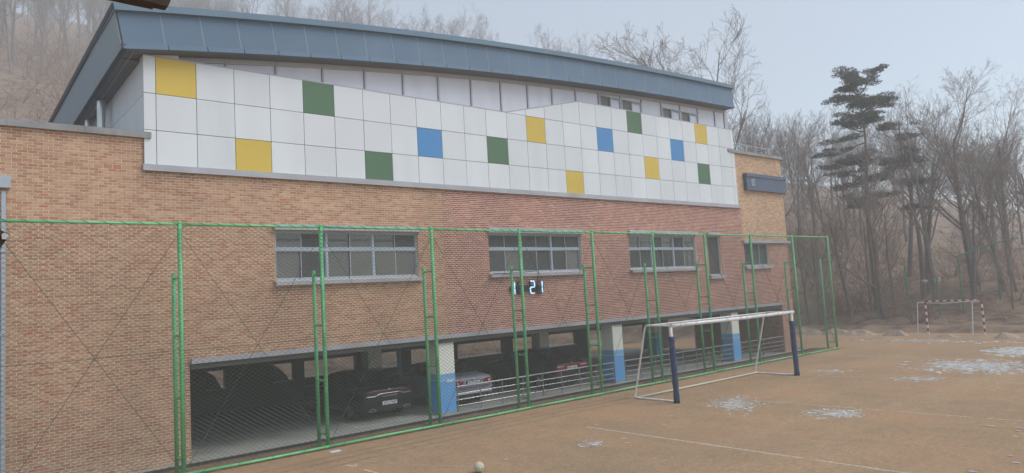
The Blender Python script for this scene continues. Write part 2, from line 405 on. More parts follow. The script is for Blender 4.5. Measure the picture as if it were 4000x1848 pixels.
def make_wall(name, rects, bl, ch, bmat, mmat, seed, n_single, label, jt=.0155):
    w = MB(); allb = []
    for (x0, x1, z0, z1) in rects:
        # mortar sheet cut round the openings
        xs = sorted({x0, x1, *[v for o in OPEN for v in o[:2] if x0 < v < x1]}); zs = sorted({z0, z1, *[v for o in OPEN for v in o[2:] if z0 < v < z1]})
        for i in range(len(xs) - 1):
            for j in range(len(zs) - 1):
                cx, cz = (xs[i] + xs[i + 1]) / 2, (zs[j] + zs[j + 1]) / 2
                if any(o[0] < cx < o[1] and o[2] < cz < o[3] for o in OPEN): continue
                w.box(xs[i], xs[i + 1], YW, YW + 0.25, zs[j], zs[j + 1])
        allb += wall_bricks(x0, x1, z0, z1, bl, ch, OPEN, seed, jt); seed += 1
    wall = P(name, w, mmat, label=label)
    D = 0.007
    def d2(b): return ((b[0] + b[1]) / 2) ** 2 + ((b[2] + b[3]) / 2 - H) ** 2 + (1e6 if not b[4] or (b[0] < 1.6) else 0)
    order = sorted(range(len(allb)), key=lambda i: d2(allb[i])); single = set(order[:n_single])
    rest = MB()
    for i, (a, b, c, d, full, t) in enumerate(allb):
        if i in single: continue
        dd = D + 0.003 * ((i * 7919) % 10) / 10
        rest.box(a, b, YW - dd, YW + 0.004, c, d, t, skip=('k',))
    P('brick_courses', rest, bmat, wall, kind='stuff')
    var = []
    for k in range(10):
        m = MB().box(-(bl - jt) / 2, (bl - jt) / 2, -D - 0.0003 * k, 0.004, 0, ch - jt, k / 9, skip=('k',)); var.append(m.mesh('brick', bmat))
    for i in single:
        a, b, c, d, full, t = allb[i]
        o = bpy.data.objects.new('brick', var[min(9, int(t * 9.99))]); col.objects.link(o); o.parent = wall
        o.location = Vector(((a + b) / 2, YW, c)) - G0
    return wall

make_wall('brick_wall', [(-3.0, 13.15, -0.2, 7.28), (-3.0, 4.30, 7.28, 8.08)], 0.20, 0.0664, BRICK_TAN, MORTAR_TAN, 11, 300, 'tan brick wall of the left half')
make_wall('brick_wall', [(13.151, 30.70, 2.38, 7.28), (30.701, 34.85, 2.38, 5.60), (33.751, 34.85, -0.1, 2.38)], 0.188, 0.0655, BRICK_RED, MORTAR_RED, 31, 300, 'dark red brick wall with pale pink joints', .0185)
make_wall('brick_wall', [(30.50, 34.85, 7.28, 9.98), (30.701, 34.85, 5.60, 7.28)], 0.20, 0.0664, BRICK_BUFF, MORTAR_BUFF, 51, 150, 'buff brick wall at the far end')

# brick return seen through the last garage bay
ret = MB(); rb = MB(); rr = random.Random(5)
ret.box(33.76, 34.60, 19.25, 24.4, -0.1, 2.37)
z = -0.1; n = 0
while z < 2.3:
    y = 19.02 - (n % 2) * 0.095
    while y < 24.3:
        rb.box(33.748, 33.764, max(y, 19.02), y + 0.177, z, z + 0.055, rr.random(), skip=('r',)); y += 0.188
    z += 0.0655; n += 1
retw = P('brick_return', ret, MORTAR_RED); P('brick_courses', rb, BRICK_RED, retw, kind='stuff')

# small weep-hole marks in the wall
wh = MB()
for (x, z) in [(8.9, 6.32), (10.1, 6.32), (11.3, 6.3), (12.4, 6.3), (6.0, 2.72), (8.3, 2.72), (10.6, 2.72), (5.4, 7.05), (7.0, 7.05)]:
    wh.box(x, x + 0.012, YW - 0.0125, YW - 0.004, z, z + 0.055)
P('weep_hole', wh, BLACK, kind='stuff')

# building mass behind the walls
core = MB()
core.box(-3, 4.2, 19.3, 28.0, 2.6, 8.0)
core.box(4.4, 34.7, 19.3, 28.0, 2.6, 9.8)
core.box(4.4, 30.3, 19.35, 28.9, 9.8, 10.0)
core.box(34.6, 34.85, 19.25, 28.0, 2.39, 9.98)
core.box(33.9, 34.84, 19.252, 24.3, -0.1, 2.388)
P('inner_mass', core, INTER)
gable = MB()
gp = [(x, None) for x in np.linspace(4.45, 30.2, 16)]

# roof curve (lower lip line measured along the facade)
LX = np.array([3.78, 5.2, 7.0, 8.72, 10.66, 13.65, 16.16, 18.1, 21.42, 25.32, 30.28]); LZ = np.array([10.13, 10.308, 10.537, 10.77, 10.944, 11.269, 11.491, 11.593, 11.782, 11.915, 12.094])
PC = np.polyfit(LX, LZ, 3); DC = np.polyder(PC)
lipz = lambda x: float(np.polyval(PC, x)); lips = lambda x: float(np.polyval(DC, x))
YF = 18.6; SHEAR = -0.045
def rp(x, hgt, y):
    s = lips(x); k = 1 / math.hypot(1, s)
    return Vector((x - s * k * hgt, y, lipz(x) + k * hgt + SHEAR * (y - YF)))
XA, XB = 3.79, 30.27
# gable wall behind the strip windows
poly = [(4.45, 9.9)] + [(30.2, 9.9)] + [(x, lipz(x) - 0.06) for x in np.linspace(30.2, 4.45, 24)]
P('gable_wall', MB().prism(poly, 19.30, 19.5), INTER)
# roof deck
m = MB(); xs = np.linspace(XA - .05, XB + .02, 40)
for y0, y1 in ((18.64, 29.2),):
    for i in range(len(xs) - 1):
        a, b = xs[i], xs[i + 1]
        m.hexa([rp(a, .04, y0), rp(b, .04, y0), rp(b, .04, y1), rp(a, .04, y1)], [rp(a, 1.02, y0), rp(b, 1.02, y0), rp(b, 1.02, y1), rp(a, 1.02, y1)])
roof = P('roof', m, SEAL, label='arched roof with deep blue fascia')
# fascia panels on the front
N_F = 28; fx = [XA + (XB - XA) * i / N_F for i in range(N_F + 1)]
for i in range(N_F):
    a, b = fx[i] + (0.009 if i else 0), fx[i + 1] - 0.009
    m = MB(); sub = 3
    for k in range(sub):
        p, q = a + (b - a) * k / sub, a + (b - a) * (k + 1) / sub
        m.hexa([rp(p, .13, 18.60), rp(q, .13, 18.60), rp(q, .97, 18.625), rp(p, .97, 18.625)], [rp(p, .13, 18.66), rp(q, .13, 18.66), rp(q, .97, 18.66), rp(p, .97, 18.66)])
    P('fascia_panel', m, FASCIA, roof)
    m = MB()
    a2, b2 = a + (0.06 if i else 0), min(b + 0.06, XB)
    for k in range(sub):
        p, q = a2 + (b2 - a2) * k / sub, a2 + (b2 - a2) * (k + 1) / sub
        m.hexa([rp(p, 0, 18.56), rp(q, 0, 18.56), rp(q, .125, 18.575), rp(p, .125, 18.575)], [rp(p, 0, 18.66), rp(q, 0, 18.66), rp(q, .125, 18.66), rp(p, .125, 18.66)])
    P('lip_panel', m, FASCIA, roof)
for i in range(1, N_F):
    x = fx[i]; m = MB(); m.hexa([rp(x - .0095, .13, 18.597), rp(x + .0095, .13, 18.597), rp(x + .0095, .965, 18.622), rp(x - .0095, .965, 18.622)], [rp(x - .0095, .13, 18.65), rp(x + .0095, .13, 18.65), rp(x + .0095, .965, 18.65), rp(x - .0095, .965, 18.65)])
    P('seam_sealant', m, SEAL, roof)
m = MB()
for i in range(len(xs) - 1):
    a, b = xs[i] - (0.03 if i == 0 else 0), xs[i + 1]
    m.hexa([rp(a, .925, 18.50), rp(b, .925, 18.50), rp(b, 1.09, 18.49), rp(a, 1.09, 18.49)], [rp(a, .925, 18.70), rp(b, .925, 18.70), rp(b, 1.10, 29.3), rp(a, 1.10, 29.3)])
P('roof_cap', m, CAPM, roof)
# fascia along the left end
ys = np.linspace(18.62, 29.2, 12)
for i in range(11):
    y0, y1 = ys[i] + 0.008, ys[i + 1] - 0.008
    m = MB(); q = lambda dx, hh, y: rp(XA, hh, y) + Vector((dx, 0, 0))
    m.hexa([q(-.02, .13, y1), q(-.02, .13, y0), q(-.04, .97, y0), q(-.04, .97, y1)], [q(.06, .13, y1), q(.06, .13, y0), q(.06, .97, y0), q(.06, .97, y1)])
    P('side_fascia_panel', m, FASCIA_SHADE, roof)
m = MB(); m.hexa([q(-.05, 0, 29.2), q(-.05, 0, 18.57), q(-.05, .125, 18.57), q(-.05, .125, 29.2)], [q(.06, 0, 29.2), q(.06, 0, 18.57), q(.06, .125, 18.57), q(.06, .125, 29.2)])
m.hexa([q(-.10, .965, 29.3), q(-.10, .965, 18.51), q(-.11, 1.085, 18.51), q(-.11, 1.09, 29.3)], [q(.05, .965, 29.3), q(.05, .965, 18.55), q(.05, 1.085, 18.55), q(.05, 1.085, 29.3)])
P('side_lip', m, FASCIA_SHADE, roof)
# soffit
m = MB()
for i in range(len(xs) - 1):
    a, b = xs[i], xs[i + 1]
    m.hexa([rp(a, .012, 18.62), rp(b, .012, 18.62), rp(b, .012, 19.34), rp(a, .012, 19.34)], [rp(a, .035, 18.62), rp(b, .035, 18.62), rp(b, .035, 19.34), rp(a, .035, 19.34)])
m.hexa([q(.05, .014, 19.3), q(.62, -.02, 19.3), q(.62, .28, 29.1), q(.05, .014, 29.1)], [q(.05, .034, 19.3), q(.62, .034, 19.3), q(.62, .30, 29.1), q(.05, .034, 29.1)])
P('soffit', m, SOFFIT, roof)
m = MB()
for dx in (.22,):
    m.hexa([q(dx, -.002, 18.7), q(dx + .02, -.002, 18.7), q(dx + .02, .0, 29), q(dx, .0, 29)], [q(dx, .013, 18.7), q(dx + .02, .013, 18.7), q(dx + .02, .013, 29), q(dx, .013, 29)])
P('soffit_joint', m, SEAL, roof)

# ---- cladding
CX = [4.28, 4.56, 5.53, 6.505, 7.48, 8.45, 9.41, 10.36, 11.31, 12.265, 13.22, 14.165, 15.11, 16.05, 16.985, 17.92, 18.86, 19.80, 20.735, 21.67, 22.625, 23.575, 24.525, 25.465, 26.415, 27.365, 28.30, 29.25, 30.21, 30.47]
CZ = [7.39, 8.26, 9.20, 10.15, 11.06]
def ptop(x): return 10.15 if x <= 16.05 else (11.06 if x >= 19.8 else 10.15 + 0.91 * (x - 16.05) / 3.75)
back = MB(); back.prism([(4.285, 7.36), (30.465, 7.36), (30.465, 11.055), (19.8, 11.055), (16.05, 10.145), (4.285, 10.145)], 18.955, 19.30)
clad = P('cladding', back, JOINT, label='white panel cladding with yellow, green and blue squares')
COLR = {(1, 2): PANEL_Y, (3, 0): PANEL_Y, (5, 2): PANEL_G, (7, 0): PANEL_G, (9, 1): PANEL_B, (12, 1): PANEL_G, (14, 2): PANEL_Y, (16, 0): PANEL_Y,
        (18, 2): PANEL_B, (20, 3): PANEL_G, (21, 1): PANEL_Y, (23, 2): PANEL_B, (25, 3): PANEL_Y, (25, 1): PANEL_G}
gp_ = 0.008
for i in range(len(CX) - 1):
    for r in range(4):
        a, b = CX[i] + (gp_ if i else 0), CX[i + 1] - (gp_ if i < len(CX) - 2 else 0); z0 = CZ[r] + (gp_ if r else 0)
        ta, tb = min(CZ[r + 1] - (gp_ if r < 3 and ptop(a) > CZ[r + 1] + .01 else 0), ptop(a)), min(CZ[r + 1] - (gp_ if r < 3 and ptop(b) > CZ[r + 1] + .01 else 0), ptop(b))
        if tb - z0 < 0.05: continue
        dy = rnd.uniform(0, 0.004)
        if ta - z0 < 0.02:
            pl = [(a + (b - a) * max(0, (z0 - ta) / (tb - ta)), z0), (b, z0), (b, tb)]
        else: pl = [(a, z0), (b, z0), (b, tb), (a, ta)]
        P('cladding_panel', MB().prism(pl, 18.93 - dy, 18.957), COLR.get((i, r), PANEL_W), clad)
# flashing on top of the cladding
m = MB()
for (x0, x1) in ((4.28, 16.05), (16.05, 19.8), (19.8, 30.47)):
    m.hexa([(x0, 18.922, ptop(x0) + .002), (x1, 18.922, ptop(x1) + .002), (x1, 18.922, ptop(x1) + .035), (x0, 18.922, ptop(x0) + .035)],
           [(x0, 19.25, ptop(x0) + .002), (x1, 19.25, ptop(x1) + .002), (x1, 19.25, ptop(x1) + .035), (x0, 19.25, ptop(x0) + .035)])
P('flashing', m, TRIM, clad)
P('trim_band', MB().box(4.24, 30.60, 18.87, 19.05, 7.225, 7.385), TRIM)
P('end_panel', MB().box(30.468, 30.49, 18.94, 19.6, 7.40, 11.05), PANEL_W, clad)
# side of the upper hall, white panels
bk = MB().box(4.30, 4.42, 19.0, 28.8, 8.0, 10.22); sidew = P('side_wall', bk, JOINT)
for j, (z0, z1) in enumerate(((8.0, 9.145), (9.157, 10.26))):
    y = 18.99; k = 0
    while y < 28.5:
        P('side_panel', MB().box(4.283, 4.302, y + (.004 if k else 0), y + 0.896, z0, z1), PANEL_W, sidew); y += 0.9; k += 1
# flues standing on the left wing
for (y, r_) in ((22.75, .11), (24.8, .085)):
    m = MB().lathe([(r_, 8.0), (r_, 10.12), (r_ * 1.35, 10.12), (r_ * 1.35, 10.17), (0.01, 10.17)], (4.02, y, 0), n=16)
    m.box(4.12, 4.285, y - .02, y + .02, 9.1, 9.14)
    P('flue_pipe', m, STEEL, smooth=False)

# ---- copings
def coping(x0, x1, z0, z1, y0, y1, chunk=1.5):
    m = MB(); x = x0
    while x < x1 - .01:
        xe = min(x + chunk, x1); m.box(x, xe - (0.006 if xe < x1 else 0), y0, y1, z0, z1); x = xe
    return m
P('coping', coping(-3, 4.43, 8.035, 8.19, 18.88, 19.5), CONC)
P('coping', coping(29.92, 34.92, 9.955, 10.10, 18.88, 19.5), CONC)
P('wing_roof', MB().box(-3, 4.29, 19.5, 28, 8.0, 8.06), CONC)
# band with vent on the far end block
BAND = pmat('band_navy', (0.075, 0.108, 0.165), (0.088, 0.12, 0.178), 0.6, 1)
P('blue_band', MB().box(31.17, 34.87, 18.80, 19.02, 8.15, 8.82), BAND, label='blue grey band with a small louvred vent')
P('blue_band_cap', MB().box(31.15, 34.92, 18.76, 19.02, 8.82, 8.985), BAND)
v = MB()
v.box(31.56, 31.86, 18.77, 18.80, 8.38, 8.41); v.box(31.56, 31.86, 18.77, 18.80, 8.68, 8.71); v.box(31.56, 31.59, 18.77, 18.80, 8.41, 8.68); v.box(31.83, 31.86, 18.77, 18.80, 8.41, 8.68)
vent = P('louvre_vent', v, ALU)
for k in range(4): P('slat', MB().hexa([(31.59, 18.772, 8.43 + .065 * k), (31.83, 18.772, 8.43 + .065 * k), (31.83, 18.776, 8.435 + .065 * k), (31.59, 18.776, 8.435 + .065 * k)], [(31.59, 18.797, 8.46 + .065 * k), (31.83, 18.797, 8.46 + .065 * k), (31.83, 18.798, 8.466 + .065 * k), (31.59, 18.798, 8.466 + .065 * k)]), ALU, vent)

# ---- strip windows below the roof
MX = [5.16, 6.37, 7.76, 9.18, 10.57, 11.95, 13.32, 14.69, 16.03, 17.32, 18.58, 19.87, 21.20, 22.55, 23.90, 25.26, 26.63, 27.99, 29.36, 30.17]
YS = 19.15
P('infill_panel', MB().prism([(4.3, 10.15), (5.13, 10.15), (5.13, lipz(5.13) - .0), (4.3, lipz(4.3) + .0)], 18.99, 19.2), PANEL_W)
sf = MB()
for x in MX: sf.box(x - .026, x + .026, YS - .05, YS + .09, ptop(x) - .02, lipz(x) - .01)
for a, b in zip(MX, MX[1:]):
    sf.hexa([(a + .035, YS - .045, lipz(a) - .14), (b - .035, YS - .045, lipz(b) - .14), (b - .035, YS - .045, lipz(b)), (a + .035, YS - .045, lipz(a))], [(a + .035, YS + .08, lipz(a) - .14), (b - .035, YS + .08, lipz(b) - .14), (b - .035, YS + .08, lipz(b)), (a + .035, YS + .08, lipz(a))])
strip = P('strip_window', sf, ALU_W, label='band of pale translucent panes under the roof')
for k, (a, b) in enumerate(zip(MX, MX[1:])):
    ops = k in (12, 13, 15, 16)
    z0a = 11.60 if ops else ptop(a) + .03; z0b = 11.60 if ops else ptop(b) + .03
    if k == 8: z0a = ptop(a) + .03
    P('pane', MB().prism([(a + .036, z0a), (b - .036, z0b), (b - .036, lipz(b) - .141), (a + .036, lipz(a) - .141)], YS, YS + .03), STRIP, strip)
    if ops:
        f = MB(); x0, x1, y0 = a + .036, b - .036, YS - .06
        f.box(x0, x1, y0, YS + .05, 11.555, 11.60); f.box(x0, x1, y0, YS + .05, 11.09, 11.13); f.box(x0, x0 + .035, y0, YS + .05, 11.13, 11.555); f.box(x1 - .035, x1, y0, YS + .05, 11.13, 11.555)
        xm = (x0 + x1) / 2; f.box(xm, xm + .035, y0 + .01, YS + .05, 11.13, 11.555); f.box(xm + .035, x1 - .035, y0 + .012, YS + .04, 11.50, 11.535)
        P('vent_frame', f, ALU, strip)
        P('open_sash', MB().box(x0 + .035, xm, YS + .02, YS + .03, 11.13, 11.555), VENTDARK, strip); P('pane', MB().box(xm + .035, x1 - .035, YS, YS + .02, 11.13, 11.50), STRIP, strip)
P('strip_end_post', MB().box(30.205, 30.42, 19.1, 19.5, 11.06, lipz(30.2) - .01), ALU_W)

# ---- lower windows
def window(w, npair, tr, sill_l, lintel=True, zt=None):
    x0, x1, z0, z1 = w; y = YW + .10
    fr = MB()
    fr.box(x0, x1, y - .02, y + .08, z1 - .055, z1); fr.box(x0, x1, y - .02, y + .08, z0, z0 + .06); fr.box(x0, x0 + .05, y - .02, y + .08, z0 + .06, z1 - .055); fr.box(x1 - .05, x1, y - .02, y + .08, z0 + .06, z1 - .055)
    xs_ = [x0 + .05 + (x1 - x0 - .1) * k / npair for k in range(npair + 1)]
    for xm in xs_[1:-1]: fr.box(xm - .035, xm + .035, y - .022, y + .08, z0 + .06, z1 - .055)
    rows = [(z0 + .06, z1 - .055)]
    if tr:
        for k in range(npair): fr.box(xs_[k] + (.035 if k else 0), xs_[k + 1] - (.035 if k < npair - 1 else 0), y - .021, y + .08, tr[0], tr[1])
        rows = [(z0 + .06, tr[0]), (tr[1], z1 - .055)]
    win = P('window', fr, ALU, label=sill_l)
    rev = MB(); rev.box(x0 - .001, x1 + .001, y + .09, y + .14, z0 - .001, z1 + .001); P('window_backing', rev, INTER, win)
    for k in range(npair):
        a, b = xs_[k] + (.035 if k else 0), xs_[k + 1] - (.035 if k < npair - 1 else 0); mid = (a + b) / 2
        for ri, (c, d) in enumerate(rows):
            outer_left = rnd.random() < 0.45
            for side in (0, 1):
                p, q_ = (a, mid + .02) if side == 0 else (mid - .02, b)
                outer = (side == 0) == outer_left
                yo = y if outer else y + .035; t = .024
                s = MB(); s.box(p, q_, yo, yo + .025, d - t, d); s.box(p, q_, yo, yo + .025, c, c + t); s.box(p, p + t, yo, yo + .025, c + t, d - t); s.box(q_ - t, q_, yo, yo + .025, c + t, d - t)
                P('sash', s, ALU, win)
                P('pane', MB().box(p + t, q_ - t, yo + .008, yo + .014, c + t, d - t), SCREEN if rnd.random() < .4 else GLASS, win)
    P('sill', MB().hexa([(x0 - .05, 18.84, z0 - .13), (x1 + .06, 18.84, z0 - .13), (x1 + .06, 18.84, z0 - .02), (x0 - .05, 18.84, z0 - .02)], [(x0 - .05, 19.08, z0 - .13), (x1 + .06, 19.08, z0 - .13), (x1 + .06, 19.08, z0 - .002), (x0 - .05, 19.08, z0 - .002)]), TRIM, win)
    if lintel: P('lintel', MB().box(x0 - .04, x1 + .06, 18.86, 19.05, z1 + .005, z1 + .165), TRIM, win)
    return win
window(WIN[0], 3, (5.23, 5.32), 'window with six upper and six lower sashes in the tan brick')
window(WIN[1], 3, (5.23, 5.32), 'window above the digital clock')
window(WIN[2], 3, (5.23, 5.32), 'window in the middle of the red brick')
# tall narrow fixed window, and the small one under a long lintel
def fixed(w, nx_):
    x0, x1, z0, z1 = w; y = YW + .1; f = MB(); t = .045
    f.box(x0, x1, y, y + .07, z1 - t, z1); f.box(x0, x1, y, y + .07, z0, z0 + t); f.box(x0, x0 + t, y, y + .07, z0 + t, z1 - t); f.box(x1 - t, x1, y, y + .07, z0 + t, z1 - t)
    for k in range(1, nx_): xm = x0 + (x1 - x0) * k / nx_; f.box(xm - .02, xm + .02, y + .002, y + .07, z0 + t, z1 - t)
    win = P('window', f, ALU)
    for k in range(nx_):
        a = x0 + (x1 - x0) * k / nx_ + (.02 if k else t); b = x0 + (x1 - x0) * (k + 1) / nx_ - (.02 if k < nx_ - 1 else t)
        P('pane', MB().box(a, b, y + .03, y + .036, z0 + t, z1 - t), SCREEN, win)
    P('window_backing', MB().box(x0 - .001, x1 + .001, y + .08, y + .13, z0, z1), INTER, win)
    P('sill', MB().box(x0 - .1, x1 + .1, 18.85, 19.08, z0 - .17, z0 - .004), TRIM, win)
    return win
w4 = fixed(WIN4, 1); P('lintel', MB().box(27.72, 28.83, 18.86, 19.05, 5.855, 5.99), TRIM, w4)
w5 = fixed(WIN5, 3); P('lintel', MB().box(30.62, 34.95, 18.86, 19.05, 5.535, 5.655), TRIM, w5)

# ---- garage: beam, pillars, floor, walls
m = MB(); x = 5.28
while x < 33.7:
    xe = min(x + 3.6, 33.74); m.box(x, xe - .006, 18.86, 19.04, 2.392, 2.515); x = xe
P('beam_flashing', m, TRIM)
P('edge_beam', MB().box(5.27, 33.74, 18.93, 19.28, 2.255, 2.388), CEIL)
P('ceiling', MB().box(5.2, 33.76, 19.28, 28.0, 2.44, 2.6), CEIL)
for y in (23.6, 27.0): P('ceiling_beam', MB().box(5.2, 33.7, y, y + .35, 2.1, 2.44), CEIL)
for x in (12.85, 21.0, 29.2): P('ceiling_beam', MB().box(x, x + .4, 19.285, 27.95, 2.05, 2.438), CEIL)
P('floor_slab', MB().box(-3, 33.9, 18.642, 29.0, -0.12, 0.012), SLAB)
P('floor_slab', MB().box(33.9, 35.2, 18.642, 19.0, -0.12, 0.012), SLAB)
def pillar(x0, x1, y0, y1, lab=None):
    p = P('pillar', MB().box(x0, x1, y0, y1, 1.27, 2.40 if y0 > 19.05 else 2.258), PILLAR_W, label=lab)
    P('pillar_paint', MB().box(x0 - .002, x1 + .002, y0 - .002, y1 + .002, 1.085, 1.27), PILLAR_LB, p)
    P('pillar_paint', MB().box(x0 - .003, x1 + .003, y0 - .003, y1 + .003, 1.055, 1.085), PILLAR_BAND, p)
    P('pillar_paint', MB().box(x0 - .002, x1 + .002, y0 - .002, y1 + .002, .06, 1.055), PILLAR_B, p)
    P('pillar_foot', MB().box(x0 - .001, x1 + .001, y0 - .001, y1 + .001, .0, .06), SLAB, p)
    return p
pl1 = pillar(12.74, 13.32, 19.0, 19.6, 'pillar between the dark car and the grey car')
pillar(20.93, 21.5, 19.0, 19.6, 'pillar right of the far car')
pillar(29.16, 29.75, 19.0, 19.6, 'pillar behind the goal')
for x in (12.75, 21.25, 29.3): pillar(x, x + .55, 23.65, 24.2)
P('pillar_sign', MB().box(12.98, 13.24, 18.985, 18.996, 1.0, 1.085), PANEL_W, pl1)
# back wall with openings on to the slope, sill capped in pale concrete
OPB = [(8.2, 8.86), (10.65, 11.52), (11.95, 14.25), (15.25, 16.35), (16.95, 18.2), (19.5, 22.3), (22.9, 27.4)]
m = MB(); x = 4.4
for a, b in OPB + [(28.4, 33.2)]: m.box(x, a, 27.5, 27.75, 0, 2.44); x = b
for a, b in OPB: m.box(a, b, 27.5, 27.75, 0, .80)
for a, b in OPB + [(28.4, 33.2)]: m.box(a, b, 27.5, 27.75, 1.49, 2.44)
P('back_pier', MB().box(33.2, 33.758, 27.5, 27.75, 0, 2.44), INTER)
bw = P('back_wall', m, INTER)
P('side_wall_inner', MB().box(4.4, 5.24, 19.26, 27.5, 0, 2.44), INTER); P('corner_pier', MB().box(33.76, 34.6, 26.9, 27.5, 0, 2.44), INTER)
for a, b in OPB: P('sill', MB().box(a, b, 27.46, 27.78, .802, .84), KERB, bw)
# stair flights that cut across two of the openings
for pl in ([(8.15, .842), (8.62, .842), (8.6, .9), (8.37, 1.35), (8.23, 1.44), (8.15, 1.5)], [(10.6, .842), (11.17, .842), (11.11, 1.01), (10.82, 1.32), (10.6, 1.5)]):
    P('stair_flight', MB().prism(pl, 27.2, 27.44), INTER)
P('blue_pipe', MB().tube([(16.2, 27.3, 0.0), (16.2, 27.3, 2.44)], .09, 10), PILLAR_B)
for (pts) in ([(10.05, 19.42), (10.15, 24.3)], [(12.6, 19.55), (12.6, 24.3)], [(10.10, 19.42), (12.6, 19.47)], [(13.0, 21), (15.8, 21.2)], [(15.95, 20.0), (15.9, 24.3)], [(17.6, 20.0), (17.6, 24.3)]):
    (a, b), (c, d) = pts; l = math.dist(*pts); nx_, ny_ = -(d - b) / l * .05, (c - a) / l * .05
    P('parking_line', MB().add([(a - nx_, b - ny_, .0165), (c - nx_, d - ny_, .0165), (c + nx_, d + ny_, .0165), (a + nx_, b + ny_, .0165)], [(0, 1, 2, 3)]), PARKLINE)

# ---- downpipe at the left edge
dp = MB(); dp.box(1.40, 1.478, 18.82, 18.94, 0.0, 6.55)
pipe = P('downpipe', dp, ALU, label='square metal downpipe with a hopper head')
P('hopper', MB().hexa([(1.2, 18.75, 6.62), (1.56, 18.75, 6.62), (1.56, 18.97, 6.62), (1.2, 18.97, 6.62)], [(1.2, 18.75, 6.88), (1.56, 18.75, 6.88), (1.56, 18.97, 6.88), (1.2, 18.97, 6.88)]), ALU, pipe)
for z in (1.2, 3.4, 5.2): P('bracket', MB().box(1.385, 1.495, 18.80, 18.985, z, z + .05), ALU, pipe)

# rail on the roof terrace at the far end
tr = empty('roof_railing', (32.2, 19.1, 10.1), 'stainless railing on the flat roof of the far brick block', 'railing')
T = lambda n, pts, r_: MB().tube(pts, r_, 8).build(n, STEEL, tr)
T('rail', [(30.5, 19.12, 10.48), (33.9, 19.12, 10.48)], .025); T('rail', [(33.9, 19.12, 10.48), (33.9, 22.5, 10.48)], .025)
for x in (30.98, 31.9, 32.8, 33.72): T('post', [(x, 19.12, 10.1), (x, 19.12, 10.48)], .02)
for y in (20.5, 22): T('post', [(33.9, y, 10.05), (33.9, y, 10.48)], .02)
T('rail', [(31.0, 22.5, 10.48), (33.9, 22.5, 10.48)], .022)

# ------------------------------------------------------------------ clock
clk = empty('digital_clock', (16.6, 18.96, 3.7), 'black digital clock lit 1 21 in pale blue below the window', 'clock')
LED = pmat('led', (0.35, 0.55, 0.8), None, 0.4, emit=((0.40, 0.65, 1.0), 0.75)); LEDOFF = pmat('led_off', (0.03, 0.032, 0.028), None, 0.4)
hb = MB(); hb.box(15.82, 17.34, 18.90, 18.985, 3.755, 3.965)
hb.build('housing', BLACK, clk)
SEG = {'A': ((0, 1), (1, 1)), 'B': ((1, 1), (1, .5)), 'C': ((1, .5), (1, 0)), 'D': ((0, 0), (1, 0)), 'E': ((0, .5), (0, 0)), 'F': ((0, 1), (0, .5)), 'G': ((0, .5), (1, .5))}
for (x0, on) in ((15.75, 'BC'), (16.12, ''), (16.68, 'ABGED'), (17.05, 'BC')):
    for k, (p, q_) in SEG.items():
        if x0 < 15.8 and k not in 'BCG': continue
        a = Vector((x0 + p[0] * .2, 18.885, 3.68 + p[1] * .43)); b = Vector((x0 + q_[0] * .2, 18.885, 3.68 + q_[1] * .43)); d = (b - a).normalized()
        lit = k in on
        MB().tube([a + d * .006, a + d * .022, b - d * .022, b - d * .006], [.006, .022, .022, .006], 6).build('segment', LED if lit else LEDOFF, clk)
        if not lit or True: MB().tube([a + d * .01 + Vector((0, .035, 0)), b - d * .01 + Vector((0, .035, 0))], .026, 4).build('segment_back', BLACK, clk)
cb = MB(); cb.tube([(14.95, 18.83, 4.42), (15.6, 18.82, 4.41), (16.4, 18.82, 4.44), (16.95, 18.86, 4.47)], .012, 5)
cb.tube([(16.95, 18.86, 4.5), (17.02, 18.80, 4.42), (17.05, 18.80, 4.3), (17.03, 18.9, 4.15), (17.05, 18.93, 3.97)], .011, 5)
cb.build('power_cable', BLACK, clk)

# ------------------------------------------------------------------ railings in the garage bays
def bay_rail(x0, x1, lab):
    r_ = empty('handrail', ((x0 + x1) / 2, 19.0, 0.012), lab, 'railing', 'stainless rails along the garage front')
    n = max(2, round((x1 - x0) / .925))
    MB().tube([(x0, 19.02, .81), (x1, 19.02, .81)], .024, 8).build('top_rail', STEEL, r_)
    for z in (.58, .39, .20): MB().tube([(x0, 19.02, z), (x1, 19.02, z)], .011, 6).build('rail', STEEL, r_)
    for k in range(n + 1):
        x = x0 + .05 + (x1 - x0 - .1) * k / n; MB().tube([(x, 19.02, .01), (x, 19.02, .80)], .02, 8).build('post', STEEL_D, r_)
bay_rail(13.35, 20.9, 'stainless garage railing between the first and second blue pillars')
bay_rail(21.53, 29.13, 'stainless garage railing between the second and third blue pillars')
bay_rail(29.78, 33.7, 'stainless garage railing right of the last blue pillar')

# ------------------------------------------------------------------ trench drain and dry grass
dr = empty('trench_drain', (15, 18.6, 0), 'long black trench drain grate in front of the garage', 'drain')
MB().box(-3, 36, 18.27, 18.62, -.1, -.035).build('channel', BLACK, dr)
MB().box(-3, 36, 18.25, 18.272, -.1, .02).build('edge', GRATE, dr); MB().box(-3, 36, 18.62, 18.64, -.1, .02).build('edge', GRATE, dr)
gm = MB()
for k in range(5): gm.box(0.01, .985, -.15 + .064 * k, -.128 + .064 * k, -.02, .018)
for k in range(9): gm.box(.02 + .115 * k, .035 + .115 * k, -.17, .165, -.022, .013)
gme = gm.mesh('grate', GRATE)
for i in range(-2, 36):
    o = bpy.data.objects.new('grate', gme); col.objects.link(o); o.parent = dr; o.location = Vector((i, 18.446, 0)) - Vector((15, 18.6, 0))

